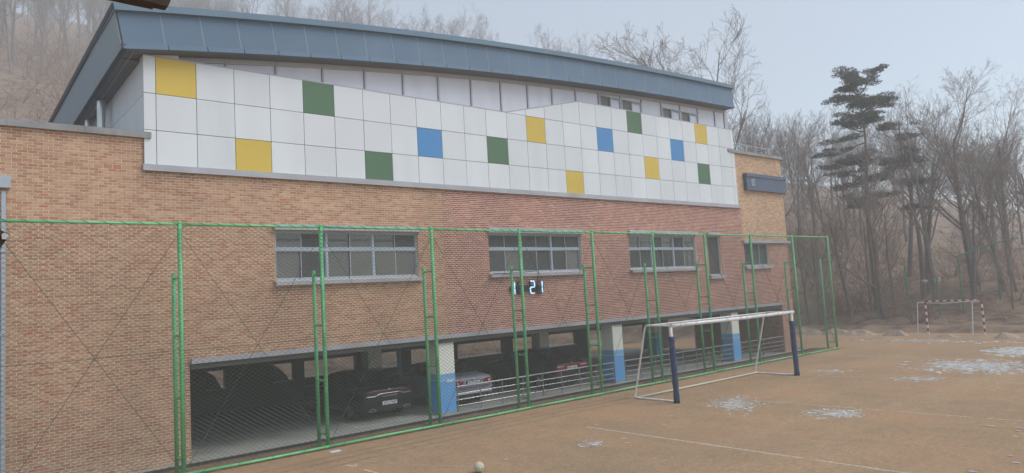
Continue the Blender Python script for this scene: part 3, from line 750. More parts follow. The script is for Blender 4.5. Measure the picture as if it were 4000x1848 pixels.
m = MB(); r2 = random.Random(3)
m2 = MB()
for i in range(-3, 38):
    pass
m2.add([(-3, 17.36, .006), (36.3, 17.36, .006), (36.3, 18.25, .014), (-3, 18.25, .014)], [(0, 1, 2, 3)])
for i in range(15000):
    x = r2.uniform(-1, 36.2); y = r2.uniform(17.25, 18.25) if r2.random() < .85 else r2.gauss(17.3, .12)
    if mnoise.noise(Vector((x * .9, y * 2, 0))) < r2.uniform(-.5, .25): continue
    l = r2.uniform(.03, .10); a = r2.uniform(0, 6.28); t = r2.uniform(.3, 1.2); w = .006
    dx, dy = math.cos(a), math.sin(a)
    m.add([(x - dy * w, y + dx * w, .01), (x + dy * w, y - dx * w, .01), (x + dx * l * t, y + dy * l * t, .012 + l * .8)], [(0, 1, 2)])
m.build('dry_grass', DRYGRASS, at=(17, 17.9, 0), label='dry brown grass strip between the green fence and the drain', cat='grass', kind='stuff')
m2.build('soil_strip', SOIL, ground)

# ------------------------------------------------------------------ green net fence
YFc = 17.4
PX = [-2.3, 1.17, 4.65, 8.13, 11.6, 15.01, 18.43, 21.82, 25.22, 28.72, 32.4, 35.95]
fence = empty('net_fence', (17, YFc, 0), 'tall green net fence in front of the brick hall', 'fence')
FT = 5.72
for x in PX:
    MB().tube([(x, YFc, -.05), (x, YFc, FT + .03)],   .052, 12).build('post', GREEN, fence, smooth=True)
    MB().lathe([(.062, FT + .03), (.05, FT + .06), (.01, FT + .075)], (x, YFc, 0), n=12).build('post_cap', GREEN, fence)
    sp = MB().tube([(x - .02, YFc + .47, -.02), (x - .02, YFc + .47, 4.6)], .047, 10).build('rear_post', GREEN, fence, smooth=True)
    for z in (.35, 1.72, 3.15, 4.48): MB().tube([(x, YFc + .05, z), (x - .02, YFc + .43, z)], .026, 6).build('rung', GREEN, fence)
r2 = random.Random(9)
for a, b in zip(PX, PX[1:]):
    MB().tube([(a + .03, YFc - .01, FT), (b - .03, YFc - .01, FT)], .032, 8).build('top_rail', GREEN_L, fence, smooth=True)
    MB().tube([(a - .04 if a < 0 else a, YFc - .07, .062), ((a + b) / 2, YFc - .075, .06 + r2.uniform(-.01, .015)), (b, YFc - .07, .062)], .032, 8).build('bottom_rail', GREEN_L, fence, smooth=True)
    # diamond net of the bay
    net = MB(); dw, dh = .15, .102; w = b - a; s = dh / dw; z0, z1 = .10, FT - .05; hgt = z1 - z0
    for sg in (1, -1):
        c = -w * s; 
        while c < hgt + w * s:
            # z = z0 + c + sg*s*x  clipped
            pts = []
            for k in range(9):
                pass
            lo, hi = 0.0, w
            if sg > 0: lo = max(0, -c / s); hi = min(w, (hgt - c) / s)
            else: lo = max(0, (c - hgt) / s); hi = min(w, c / s)
            if hi - lo > .02:
                n = max(1, int((hi - lo) / .9)); pp = []
                for k in range(n + 1):
                    x = lo + (hi - lo) * k / n; zz = c + sg * s * x
                    pp.append((a + x + .012 * math.sin(zz * 1.7 + a), YFc - .055 + .02 * math.sin(x * 1.9 + a) * math.sin(zz * 1.2), z0 + zz + .012 * math.sin(x * 2.3 + zz)))
                net.tube(pp, .0038, 3, cap=False)
            c += dh
    net.build('net', NETM, fence, kind='stuff')
    cbm = MB(); zt = 5.45
    cbm.tube([(a + .06, YFc - .03, zt), (b - .08, YFc - .03, .2)], .0065, 5); MB_ = cbm
    cbm.build('brace_cable', CABLE, fence)
    MB().tube([(b - .06, YFc - .03, zt), (a + .08, YFc - .03, .2)], .0065, 5).build('brace_cable', CABLE, fence)
    MB().tube([(a + .05, YFc - .03, 2.81), ((a + b) / 2, YFc - .035, 2.80), (b - .05, YFc - .03, 2.84)], .006, 5).build('mid_cable', CABLE, fence)
    lac = MB(); pts = []; t = 0
    while t < w:
        an = t / .36 * 2 * math.pi; pts.append((a + t, YFc - .01 + .037 * math.cos(an), FT + .037 * math.sin(an))); t += .045
    lac.tube(pts, .006, 4); 
    for k in range(int(w / .8)):
        x = a + .4 + k * .8; lac.tube([(x + .045 * math.cos(q_) * .5, YFc - .07 + .037 * math.sin(q_), .062 + .037 * math.cos(q_)) for q_ in np.linspace(0, 6.2, 9)], .006, 4)
    lac.build('lacing', CABLE, fence, kind='stuff')
MB().box(7.92, 8.20, 16.80, 16.93, 0.0, .025).build('paper_scrap', PANEL_W, at=(8.05, 16.86, 0), label='small white flat scrap lying under the fence rail', cat='litter')

# ------------------------------------------------------------------ near goal
goal = empty('football_goal', (22, 14.05, 0), 'white football goal with navy padded posts near the green fence', 'goal')
GL, GR, GY, GB, GT, GH = 18.33, 25.68, 14.05, 15.83, 15.17, 2.40
MB().tube([(GL - .07, GY, GH), (GL + 2, GY, GH - .004), ((GL + GR) / 2, GY, GH - .012), (GR + .07, GY, GH)], .06, 14).build('crossbar', WHITE_MET, goal, smooth=True)
for x in (GL - .06, GR):
    MB().tube([(x - .04, GY, 0), (x - .09, GY, GH - .05)], .052, 12).build('post', CREAM, goal, smooth=True)
    pad = MB(); pts = []; rs = []
    for k in range(22):
        z = .0 + 2.06 * k / 21; pts.append((x - .04 - .05 * z / 2.4, GY, z + .012)); rs.append(.092 + .006 * math.sin(k * 1.3 + x) + (.012 if k in (0, 21) else 0))
    pad.tube(pts, rs, 14); pad.build('post_pad', NAVY, goal, smooth=True)
MB().lathe([(.066, -.012), (.066, .0), (.05, .002), (.05, -.002)], (GL - .075, GY, GH), axis='x', n=14).build('end_cap', WHITE_MET, goal)
for x, sx in ((GL, 0), (GR - .05, 0)):
    MB().tube([(x, GY + .03, GH), (x - .02, GT - .1, GH + .015), (x - .02, GT - .02, GH - .02), (x - .02, GT + .03, GH - .1), (x - .02, GB - .05, .17), (x - .02, GB - .01, .08), (x - .02, GB - .08, .035), (x - .02, GB - .3, .032), (x - .01, GY + .08, .03)], .032, 8).build('side_frame', WHITE_MET, goal, smooth=True)
MB().tube([(GL - .02, GT - .02, GH + .0), (GR - .07, GT - .02, GH + .0)], .027, 8).build('rear_top_bar', WHITE_MET, goal, smooth=True)
MB().tube([(GL, GB - .12, .05), ((GL + GR) / 2, GB - .1, .045), (GR - .05, GB - .12, .05)], .030, 8).build('ground_bar', CREAM, goal, smooth=True)
rl = MB(); r2 = random.Random(4)
for k in range(9):
    x = GL + .3 + k * .85; rl.tube([(x + .07 * math.cos(t), GY + .066 * math.sin(t), GH + .066 * math.cos(t) if False else GH - .005 + .066 * math.cos(t * 1.0)) for t in np.linspace(0, 6.3, 9)], .005, 4)
rl.build('net_cord', CABLE, goal)

# ------------------------------------------------------------------ ball
def ball():
    import bmesh
    bm = bmesh.new(); bmesh.ops.create_icosphere(bm, subdivisions=1, radius=1)  # 12 + 30 verts
    bm2 = bmesh.new(); bmesh.ops.create_icosphere(bm2, subdivisions=3, radius=.1075)
    seeds = [v.co.normalized() for v in bm.verts]  # pentagon centres (12) and edge points
    bm.free()
    bm0 = bmesh.new(); bmesh.ops.create_icosphere(bm0, subdivisions=1, radius=1)
    ic = [v.co.normalized() for v in bm0.verts]; fc = [f.calc_center_median().normalized() for f in bm0.faces]
    bm0.free()
    me = bpy.data.meshes.new('ball'); bm2.to_mesh(me); bm2.free()
    return me
bl = empty('football', (9.04, 12.19, 0), 'worn cream football resting on the dirt at the bottom edge', 'ball')
import bmesh
PHI = (1 + 5 ** .5) / 2
ICO = [Vector(v).normalized() for v in [(0, 1, PHI), (0, 1, -PHI), (0, -1, PHI), (0, -1, -PHI), (1, PHI, 0), (1, -PHI, 0), (-1, PHI, 0), (-1, -PHI, 0), (PHI, 0, 1), (PHI, 0, -1), (-PHI, 0, 1), (-PHI, 0, -1)]]
DOD = []
for i in range(12):
    for j in range(i + 1, 12):
        for k in range(j + 1, 12):
            if all(abs((ICO[p] - ICO[q_]).length - 1.0515) < .02 for p, q_ in ((i, j), (j, k), (i, k))): DOD.append((ICO[i] + ICO[j] + ICO[k]).normalized())
ROTB = Matrix.Rotation(.5, 3, 'X') @ Matrix.Rotation(.3, 3, 'Z')
BALL = pmat('ball_leather', (0.60, 0.57, 0.44), (0.50, 0.47, 0.36), 0.55, 30); SEAM = pmat('ball_seam', (0.13, 0.11, 0.075), None, 0.9)
CB = Vector((9.04, 12.19, .109))
MB().lathe([(.1055 * math.sin(t), -.1055 * math.cos(t)) for t in np.linspace(.02, math.pi - .02, 18)], CB, n=28).build('seam', SEAM, bl, smooth=True)
cents = [(c, 'p') for c in ICO] + [(c, 'h') for c in DOD]
for c, kd in cents:
    # spherical polygon cell: directions around the centre, limited by the bisecting planes to the neighbours
    nb = sorted([o for o, _ in cents if o is not c], key=lambda o: -o.dot(c))[:6 if kd == 'h' else 5]
    u = c.orthogonal().normalized(); w_ = c.cross(u); ring = []; n = 24
    for k in range(n):
        d = u * math.cos(2 * math.pi * k / n) + w_ * math.sin(2 * math.pi * k / n); best = 1.2
        for o in nb:
            bias = 1.0
            # angle t with (cos t c + sin t d).(c-o)=0 -> tan t = c.(c-o)/(d.(o-c))
            den = d.dot(o - c)
            if den > 1e-6: best = min(best, math.atan(c.dot(c - o) / den))
        ring.append((d, best * .925))
    v = [c * .1085]; f = []
    for fr in (.5, 1.0):
        for d, t in ring: v.append((c * math.cos(t * fr) + d * math.sin(t * fr)) * .1088)
    for d, t in ring: v.append((c * math.cos(t * 1.04) + d * math.sin(t * 1.04)) * .1045)
    for k in range(n):
        k2 = (k + 1) % n; f.append((0, 1 + k, 1 + k2)); f.append((1 + k, 1 + n + k, 1 + n + k2, 1 + k2)); f.append((1 + n + k, 1 + 2 * n + k, 1 + 2 * n + k2, 1 + n + k2))
    mb = MB().add([CB + ROTB @ q_ for q_ in v], f); mb.build('patch', BALL, bl, smooth=True)

# ------------------------------------------------------------------ cars
def text_mesh(s, size, mat_, parent, loc, extr=.002, rot=(math.pi / 2, 0, 0), shear=0, name='lettering', width=None):
    cu = bpy.data.curves.new(name, 'FONT'); cu.body = s; cu.size = size; cu.extrude = extr; cu.align_x = 'CENTER'; cu.align_y = 'CENTER'; cu.shear = shear; cu.resolution_u = 2
    to = bpy.data.objects.new(name, cu); col.objects.link(to); bpy.context.view_layer.update()
    me = bpy.data.meshes.new_from_object(to.evaluated_get(bpy.context.evaluated_depsgraph_get())); bpy.data.objects.remove(to)
    me.materials.clear(); me.materials.append(mat_)
    o = bpy.data.objects.new(name, me); col.objects.link(o); o.parent = parent; o.location = loc; o.rotation_euler = rot
    if width and o.dimensions.x > 0: k = width / o.dimensions.x; o.scale = (k, 1, 1)
    return o
CHROME = pmat('chrome', (0.60, 0.60, 0.61), None, 0.3, metal=1.0)
LAMP_R = pmat('lamp_red', (0.30, 0.012, 0.018), (0.22, 0.01, 0.014), 0.12, 12, spec=0.6)
LAMP_D = pmat('lamp_dark_red', (0.075, 0.008, 0.01), None, 0.1, spec=0.6)
LAMP_W = pmat('lamp_clear', (0.55, 0.5, 0.5), None, 0.15, spec=0.6)
PLATE = pmat('plate_white', (0.72, 0.73, 0.72), None, 0.5); PLATE_T = pmat('plate_text', (0.02, 0.02, 0.022), None, 0.6)
CARGLASS = pmat('car_glass', (0.012, 0.013, 0.014), None, 0.05, spec=0.6)
ROAD_RIM = pmat('alloy', (0.42, 0.43, 0.44), None, 0.3, metal=0.9)

def sedan(name, loc, paint, label, style, plate):
    c = empty(name, loc, label, 'car'); B = Vector(loc)
    def K(n, mb, mat_, par=None, smooth=False):   # local coordinates: x across, y forward (into the garage), z up
        o = bpy.data.objects.new(n, mb.mesh(n, mat_, (0, 0, 0), smooth)); col.objects.link(o); o.parent = par or c; return o
    st = [  # y, half width, bottom, belt, top, top half width
        (0.00, .74, .36, .86, .90, .66), (0.03, .82, .30, .89, .95, .70), (0.12, .88, .26, .92, 1.00, .72), (0.35, .91, .24, .94, 1.03, .70), (0.60, .925, .22, .95, 1.05, .64),
        (0.90, .93, .21, .96, 1.19, .62), (1.35, .93, .21, .97, 1.36, .60), (1.80, .93, .21, .96, 1.42, .60), (2.40, .93, .21, .95, 1.43, .61), (2.90, .93, .21, .93, 1.36, .61), (3.50, .93, .21, .91, 1.02, .66),
        (4.00, .92, .21, .88, .96, .68), (4.50, .90, .22, .82, .88, .66), (4.75, .82, .25, .74, .78, .60), (4.86, .66, .34, .66, .70, .50)]
    v = []; f = []
    def sect(y, w, b, s, t, tw):
        half = [(0, b), (w * .82, b), (w * .97, b + .10), (w, b + .28), (w * .995, s - .16), (w * .955, s - .02), (tw + .30 * (w - tw) * (1 if t - s < .15 else .35), s + (t - s) * .45), (tw, t - .03), (tw * .75, t - .004), (0, t)]
        return [(x, y, z) for x, z in half] + [(-x, y, z) for x, z in half[-2:0:-1]]
    S = [sect(*q_) for q_ in st]; n = len(S[0])
    for s in S: v += s
    for i in range(len(S) - 1):
        for k in range(n): f.append((i * n + k, i * n + (k + 1) % n, (i + 1) * n + (k + 1) % n, (i + 1) * n + k))
    f.append(tuple(range(n - 1, -1, -1))); f.append(tuple(range(len(v) - n, len(v))))
    body = K('body', MB().add(v, f), paint, smooth=True)
    # rear window, side glass
    q0 = [(-.58, .66, 1.085), (.58, .66, 1.085), (.52, 1.33, 1.368), (-.52, 1.33, 1.368)]
    K('rear_window', MB().hexa([(x, y - .03, z + .012) for x, y, z in q0], [(x, y, z - .02) for x, y, z in q0]), CARGLASS)
    for sx in (-1, 1):
        q1 = [(sx * .90, 1.05, .99), (sx * .90, 3.1, .96), (sx * .66, 2.75, 1.33), (sx * .64, 1.55, 1.345)]
        if sx > 0: q1 = q1[::-1]
        K('side_window', MB().hexa([(x + sx * .012, y, z) for x, y, z in q1], [(x - sx * .03, y, z) for x, y, z in q1]), CARGLASS)
        for y in (.92, 3.80):
            wc = (sx * .80, y, .335)
            wh_ = K('wheel', MB().lathe([(.21, -.10), (.30, -.115), (.33, -.09), (.335, 0), (.33, .09), (.30, .115), (.21, .10)], wc, axis='x', n=26), RUBBER, smooth=True)
            rim = MB().lathe([(.05, .118), (.215, .105), (.215, -.105), (.05, -.118)], wc, axis='x', n=20)
            for a in range(5): 
                t = a * 2 * math.pi / 5; rim.tube([(sx * .915, y + .04 * math.cos(t), .335 + .04 * math.sin(t)), (sx * .90, y + .2 * math.cos(t), .335 + .2 * math.sin(t))], .028, 4)
            K('rim', rim, ROAD_RIM, wh_)
        K('mirror', MB().lathe([(.03, -.06), (.085, -.05), (.095, .02), (.06, .07)], (sx * 1.02, 3.02, 1.0), axis='y', n=12), paint)
    yb = -.012
    K('bumper_shadow_gap', MB().box(-.70, .70, yb - .004, .02, .625, .640), BLACK)
    K('diffuser', MB().hexa([(-.66, -.02, .30), (.66, -.02, .30), (.70, -.012, .40), (-.70, -.012, .40)], [(-.66, .1, .30), (.66, .1, .30), (.70, .1, .40), (-.70, .1, .40)]), BLACK)
    if style == 0:
        K('light_bar', MB().prism([(-.80, .79), (-.52, .77), (-.38, .83), (.38, .83), (.52, .77), (.80, .79), (.78, .885), (-.78, .885)], -.022, .06), LAMP_D)
        K('chrome_strip', MB().tube([(-.82, -.03, .765), (-.52, -.034, .752), (-.42, -.036, .79), (-.34, -.036, .815), (.34, -.036, .815), (.42, -.036, .79), (.52, -.034, .752), (.82, -.03, .765)], .008, 6), CHROME)
        K('lower_panel', MB().box(-.60, .60, -.018, .03, .66, .745), paint)
        text_mesh('GRANDEUR', .045, CHROME, c, (0, -.022, .725), width=.52)
        for sx in (-1, 1):
            K('reflector', MB().box(sx * .62 - .11, sx * .62 + .11, -.022, .02, .405, .43), LAMP_D)
            K('exhaust', MB().tube([(sx * .62 + .13 * math.cos(t), -.03, .335 + .034 * math.sin(t)) for t in np.linspace(0, 6.2832, 17)], .011, 5), CHROME)
        pz, ez = .515, .93
    elif style == 1:
        for sx in (-1, 1):
            pl = [(sx * .40, .83), (sx * .50, .72), (sx * .78, .71), (sx * .84, .86), (sx * .60, .88)]
            if sx > 0: pl = pl
            else: pl = pl[::-1]
            K('tail_lamp', MB().prism(pl, -.024, .14), LAMP_R)
            K('lamp_lens', MB().lathe([(.045, -.03), (.05, -.022), (.05, .0)], (sx * .66, -.002, .79), axis='y', n=14), LAMP_W)
        K('trunk_line', MB().box(-.62, .62, -.013, .02, .585, .592), BLACK)
        K('bumper_trim', MB().box(-.76, .76, -.028, .02, .425, .45), PANEL_W)
        K('plate_recess', MB().box(-.30, .30, -.016, .02, .70, .845), BLACK)
        pz, ez = .775, .90
    else:
        K('light_bar', MB().prism([(-.82, .79), (-.40, .78), (-.36, .83), (.36, .83), (.40, .78), (.82, .79), (.80, .90), (-.80, .90)], -.022, .06), LAMP_R)
        for sx in (-1, 1):
            K('lamp_lens', MB().box(sx * .61 - .17, sx * .61 + .17, -.03, -.015, .835, .865), LAMP_W)
            K('lower_lamp', MB().box(sx * .6 - .16, sx * .6 + .16, -.026, .0, .745, .785), LAMP_R)
        pz, ez = .775, .95
    K('plate', MB().box(-.255, .255, -.034, -.008, pz - .055, pz + .055), PLATE)
    text_mesh(plate, .095, PLATE_T, c, (0, -.036, pz), width=.43)
    em = MB()
    if style < 2:
        em.tube([(-.045, -.03, ez - .03), (-.022, -.03, ez + .03)], .008, 5); em.tube([(.022, -.03, ez - .03), (.045, -.03, ez + .03)], .008, 5); em.tube([(-.034, -.03, ez - .004), (.034, -.03, ez + .006)], .008, 5)
    else: em.tube([(-.05, -.02, ez), (0, -.025, ez + .04), (.05, -.02, ez)], [.004, .014, .004], 6)
    K('emblem', em, CHROME)
    return c
PAINT_D = pmat('paint_dark_blue', (0.010, 0.012, 0.018), None, 0.3, spec=0.4, coat=0.25)
PAINT_G = pmat('paint_grey', (0.24, 0.25, 0.30), None, 0.35, spec=0.4, coat=0.25)
PAINT_B = pmat('paint_black', (0.010, 0.010, 0.011), None, 0.3, spec=0.4, coat=0.25)
sedan('parked_car', (11.42, 19.93, .012), PAINT_D, 'dark saloon car with a chrome edged light bar in the nearest garage bay', 0, '43고 1849')
sedan('parked_car', (14.50, 19.62, .012), PAINT_G, 'silver grey saloon car right beside the first blue pillar', 1, '11마 3432')
sedan('parked_car', (19.2, 19.62, .012), PAINT_B, 'black saloon with red lamps behind the railing left of the second pillar', 2, '04버 6605')

# ------------------------------------------------------------------ far small goal
RED = pmat('red_paint', (0.26, 0.035, 0.04), None, 0.5); WHT = pmat('white_paint', (0.66, 0.66, 0.66), None, 0.5)
fg = empty('handball_goal', (44.8, 15, 0), 'small red and white striped goal at the far end of the field', 'goal')
FL, FR = Vector((45.04, 16.37, 0)), Vector((44.64, 13.38, 0)); BLb, BRb = Vector((45.25, 17.01, 0)), Vector((44.55, 13.95, 0))
def striped(a, b, n, name, first):
    for k in range(n):
        p, q_ = a.lerp(b, k / n), a.lerp(b, (k + 1) / n); d = (b - a).normalized(); s = Vector((.04, 0, 0)); u = d.cross(Vector((1, 0, 0))).normalized() * .04
        MB().hexa([p - s - u, p + s - u, p + s + u, p - s + u], [q_ - s - u, q_ + s - u, q_ + s + u, q_ - s + u]).build(name, WHT if (k + first) % 2 == 0 else RED, fg)
striped(FL, FL + Vector((0, 0, 1.9)), 10, 'post_band', 0); striped(FR, FR + Vector((0, 0, 1.9)), 10, 'post_band', 0)
striped(FL + Vector((0, 0, 1.94)), FR + Vector((0, 0, 1.94)), 15, 'crossbar_band', 1)
for b, f_ in ((BLb, FL), (BRb, FR)):
    MB().tube([b, b * .75 + f_ * .25 + Vector((0, 0, 1.86)), f_ + Vector((0, 0, 1.9))], .03, 6).build('side_frame', WHT, fg)
mid = (BLb + BRb) / 2 * .75 + (FL + FR) / 2 * .25
MB().tube([BLb * .75 + FL * .25 + Vector((0, 0, 1.86)), mid + Vector((0, 0, 1.8)), BRb * .75 + FR * .25 + Vector((0, 0, 1.9))], .028, 6).build('rear_bar', WHT, fg)

# ------------------------------------------------------------------ mounds, ice patches
def mound(x, y, L_, W_, hh, rz, lab, mat_=SAND, name='sand_mound'):
    m = MB(); n, k_ = 22, 7; r3 = random.Random(int(x * 100)); v = [(x, y, hh)]
    for j in range(1, k_ + 1):
        for i in range(n):
            a = 2 * math.pi * i / n; rr_ = j / k_ * (1 + .25 * mnoise.noise(Vector((math.cos(a) * 1.5 + x, math.sin(a) * 1.5, y))))
            px, py = math.cos(a) * L_ * rr_, math.sin(a) * W_ * rr_
            z = hh * math.cos(min(1, j / k_) * math.pi / 2) ** 1.3 * (1 + .5 * mnoise.noise(Vector((px * 2.2 + x, py * 2.2, 2))))
            v.append((x + px * math.cos(rz) - py * math.sin(rz), y + px * math.sin(rz) + py * math.cos(rz), z if j < k_ else -.03))
    f = [(0, 1 + i, 1 + (i + 1) % n) for i in range(n)]
    for j in range(k_ - 1):
        for i in range(n): f.append((1 + j * n + i, 1 + (j + 1) * n + i, 1 + (j + 1) * n + (i + 1) % n, 1 + j * n + (i + 1) % n))
    m.add(v, f).build(name, mat_, at=(x, y, 0), label=lab, cat='mound', group='low sand mounds along the far end of the field')
mound(45.3, 24.0, 1.6, .7, .42, 1.5, 'pale sand mound seen through the fence end left of the last green post')
mound(45.2, 21.9, 1.3, .6, .36, 1.4, 'pale sand mound just behind the end post of the green fence')
mound(44.6, 20.1, 1.1, .6, .34, 1.5, 'long pale sand mound right of the fence end')
mound(44.3, 17.9, .8, .5, .34, 1.5, 'short sand mound left of the striped goal')
mound(43.6, 15.0, .8, .4, .16, 1.5, 'low sand mound inside the striped goal mouth')
mound(43.0, 11.9, .7, .5, .30, 1.5, 'pale sand mound right of the striped goal')
# low berm along the field end
bm_ = MB(); ysb = np.linspace(-30, 30, 90)
for y in ysb:
    for k in range(6):
        u = k / 5; bm_.v.append((46.2 + u * 2.4 + .3 * mnoise.noise(Vector((y * .3, u, 0))), y, -.05 + .42 * math.sin(u * math.pi * .75) * (1 + .4 * mnoise.noise(Vector((y * .8, u * 2, 5))))))
for j in range(len(ysb) - 1):
    for k in range(5): bm_.f.append((j * 6 + k, j * 6 + k + 1, (j + 1) * 6 + k + 1, (j + 1) * 6 + k))
bm_.build('berm', HILL, smooth=True, kind='structure')
MB().box(5, 36, 32.6, 33.0, -.05, .35).build('kerb', KERB, kind='structure')

def frost_mat():
    m = bpy.data.materials.new('frost_film'); m.use_nodes = True; nt = m.node_tree; N = nt.nodes; L = nt.links; b = N['Principled BSDF']
    b.inputs['Base Color'].default_value = (0.62, 0.62, 0.60, 1); b.inputs['Roughness'].default_value = .6
    at = N.new('ShaderNodeAttribute'); at.attribute_name = 'tone'; g_ = N.new('ShaderNodeNewGeometry')
    mp = N.new('ShaderNodeMapping'); mp.inputs['Scale'].default_value = (2.2, 1.1, 1); L.new(g_.outputs['Position'], mp.inputs[0])
    nz = N.new('ShaderNodeTexNoise'); nz.inputs['Scale'].default_value = 2.6; nz.inputs['Detail'].default_value = 7; nz.inputs['Roughness'].default_value = .72; L.new(mp.outputs[0], nz.inputs['Vector'])
    ad = N.new('ShaderNodeMath'); ad.operation = 'MULTIPLY_ADD'; ad.inputs[1].default_value = .34; L.new(at.outputs['Fac'], ad.inputs[0]); L.new(nz.outputs['Fac'], ad.inputs[2])
    mr = N.new('ShaderNodeMapRange'); mr.inputs[1].default_value = .68; mr.inputs[2].default_value = .90; mr.inputs[4].default_value = .85; L.new(ad.outputs[0], mr.inputs[0]); L.new(mr.outputs[0], b.inputs['Alpha'])
    return m
FROST = frost_mat()
def film(q, seed, dens):
    m = MB(); n = 14; lerp2 = lambda u, v_: q[0].lerp(q[1], u).lerp(q[3].lerp(q[2], u), v_)
    for j in range(n + 1):
        for i in range(n + 1):
            u, v_ = i / n * 1.3 - .15, j / n * 1.3 - .15; p = lerp2(u, v_); r_ = math.hypot(2 * u - 1, 2 * v_ - 1) / 1.25
            m.v.append((p.x, p.y, .0065 + .0004 * seed)); m.a.append(max(0.0, min(1.0, 1.25 * (1 - r_))) * dens - .35 * (r_ > .98))
    for j in range(n):
        for i in range(n): m.f.append((j * (n + 1) + i, j * (n + 1) + i + 1, (j + 1) * (n + 1) + i + 1, (j + 1) * (n + 1) + i))
    m.build('frost_film', FROST, ground, kind='stuff')
def ice(quad, n, seed, size, lab, solid=0.0):
    film([Vector((a, b, 0)) for a, b in quad], seed, .92 + solid * .7)
    n = int(n * .55)
    r3 = random.Random(seed); m = MB(); q = [Vector((a, b, 0)) for a, b in quad]
    for i in range(n):
        for _ in range(30):
            u, v_ = r3.random(), r3.random()
            if mnoise.noise(Vector((u * 4 + seed, v_ * 3, seed))) > r3.uniform(-.35, .6) - solid and (2 * u - 1) ** 2 + (2 * v_ - 1) ** 2 < r3.uniform(.25, 1.3): break
        else: continue
        p = q[0].lerp(q[1], u).lerp(q[3].lerp(q[2], u), v_); s = size * r3.uniform(.35, 1.4); a0 = r3.uniform(0, 6.28); k_ = r3.choice((5, 6, 7, 8)); el = r3.uniform(.3, .9)
        hh = r3.uniform(.004, .022); rot = r3.gauss(-.25, .35); vv = []
        for k in range(k_):
            a = a0 + 2 * math.pi * k / k_; rr_ = s * r3.uniform(.6, 1.15); px, py = math.cos(a) * rr_ * el, math.sin(a) * rr_
            vv.append((p.x + px * math.cos(rot) - py * math.sin(rot), p.y + px * math.sin(rot) + py * math.cos(rot)))
        m.add([(x, y, hh) for x, y in vv] + [(p.x + (x - p.x) * 1.15, p.y + (y - p.y) * 1.15, -.002) for x, y in vv], [tuple(range(k_))] + [(k, k + k_, (k + 1) % k_ + k_, (k + 1) % k_) for k in range(k_)])
    c = sum(q, Vector()) / 4
    m.build('ice_patch', ICE, at=c, label=lab, cat='ice', kind='stuff')
ice([(20.18, 14.4), (21.0, 12.69), (17.71, 10.53), (16.74, 12.0)], 190, 1, .055, 'broken ice patch in front of the football goal')
ice([(19.15, 10.46), (19.95, 8.81), (18.56, 8.24), (17.63, 9.76)], 170, 2, .06, 'broken ice patch on the chalk line in the right foreground', .1)
ice([(32.13, 13.2), (33.58, 7.8), (28.86, 6.4), (27.5, 11.0)], 620, 3, .115, 'large ice sheet at the right edge of the field', .12)
ice([(26.86, 11.14), (27.5, 9.23), (25.9, 8.67), (25.09, 10.43)], 120, 4, .06, 'thin ice streak in front of the large ice sheet')
ice([(38.2, 11.8), (38.6, 8.4), (34.24, 7.2), (33.89, 10.2)], 650, 5, .15, 'bright ice sheet at the far right before the striped goal', .3)
ice([(27.4, 14.71), (28.12, 12.83), (27.23, 12.43), (26.5, 14.24)], 60, 6, .06, 'faint ice crumbs right of the far goal post')
ice([(12.5, 12.73), (12.93, 12.08), (12.29, 11.5), (11.86, 12.11)], 90, 7, .034, 'small ice crumbs beside the chalk line in the foreground')
ice([(42.5, 19.5), (41.5, 10.5), (39.5, 10.5), (40.0, 19.5)], 160, 8, .12, 'pale frost streaks before the far end of the field', -.15)
fl = MB(); r2 = random.Random(77)
for (x, y) in [(19.02, 5.8), (18.74, 5.19), (18.09, 5.07), (19.11, 5.23), (16.2, 4.66), (15.69, 4.43), (14.59, 4.81), (13.26, 11.89), (12.93, 11.51), (16.29, 12.8), (10.1, 12.6), (15.2, 12.2)]:
    s = r2.uniform(.05, .11); fl.add([(x + s * math.cos(a) * .5, y + s * math.sin(a), .012) for a in np.linspace(0, 5.3, 6)], [tuple(range(6))])
fl.build('ice_crumbs', ICE, at=(16, 7, 0), label='scattered single ice crumbs on the right foreground dirt', cat='ice', kind='stuff')

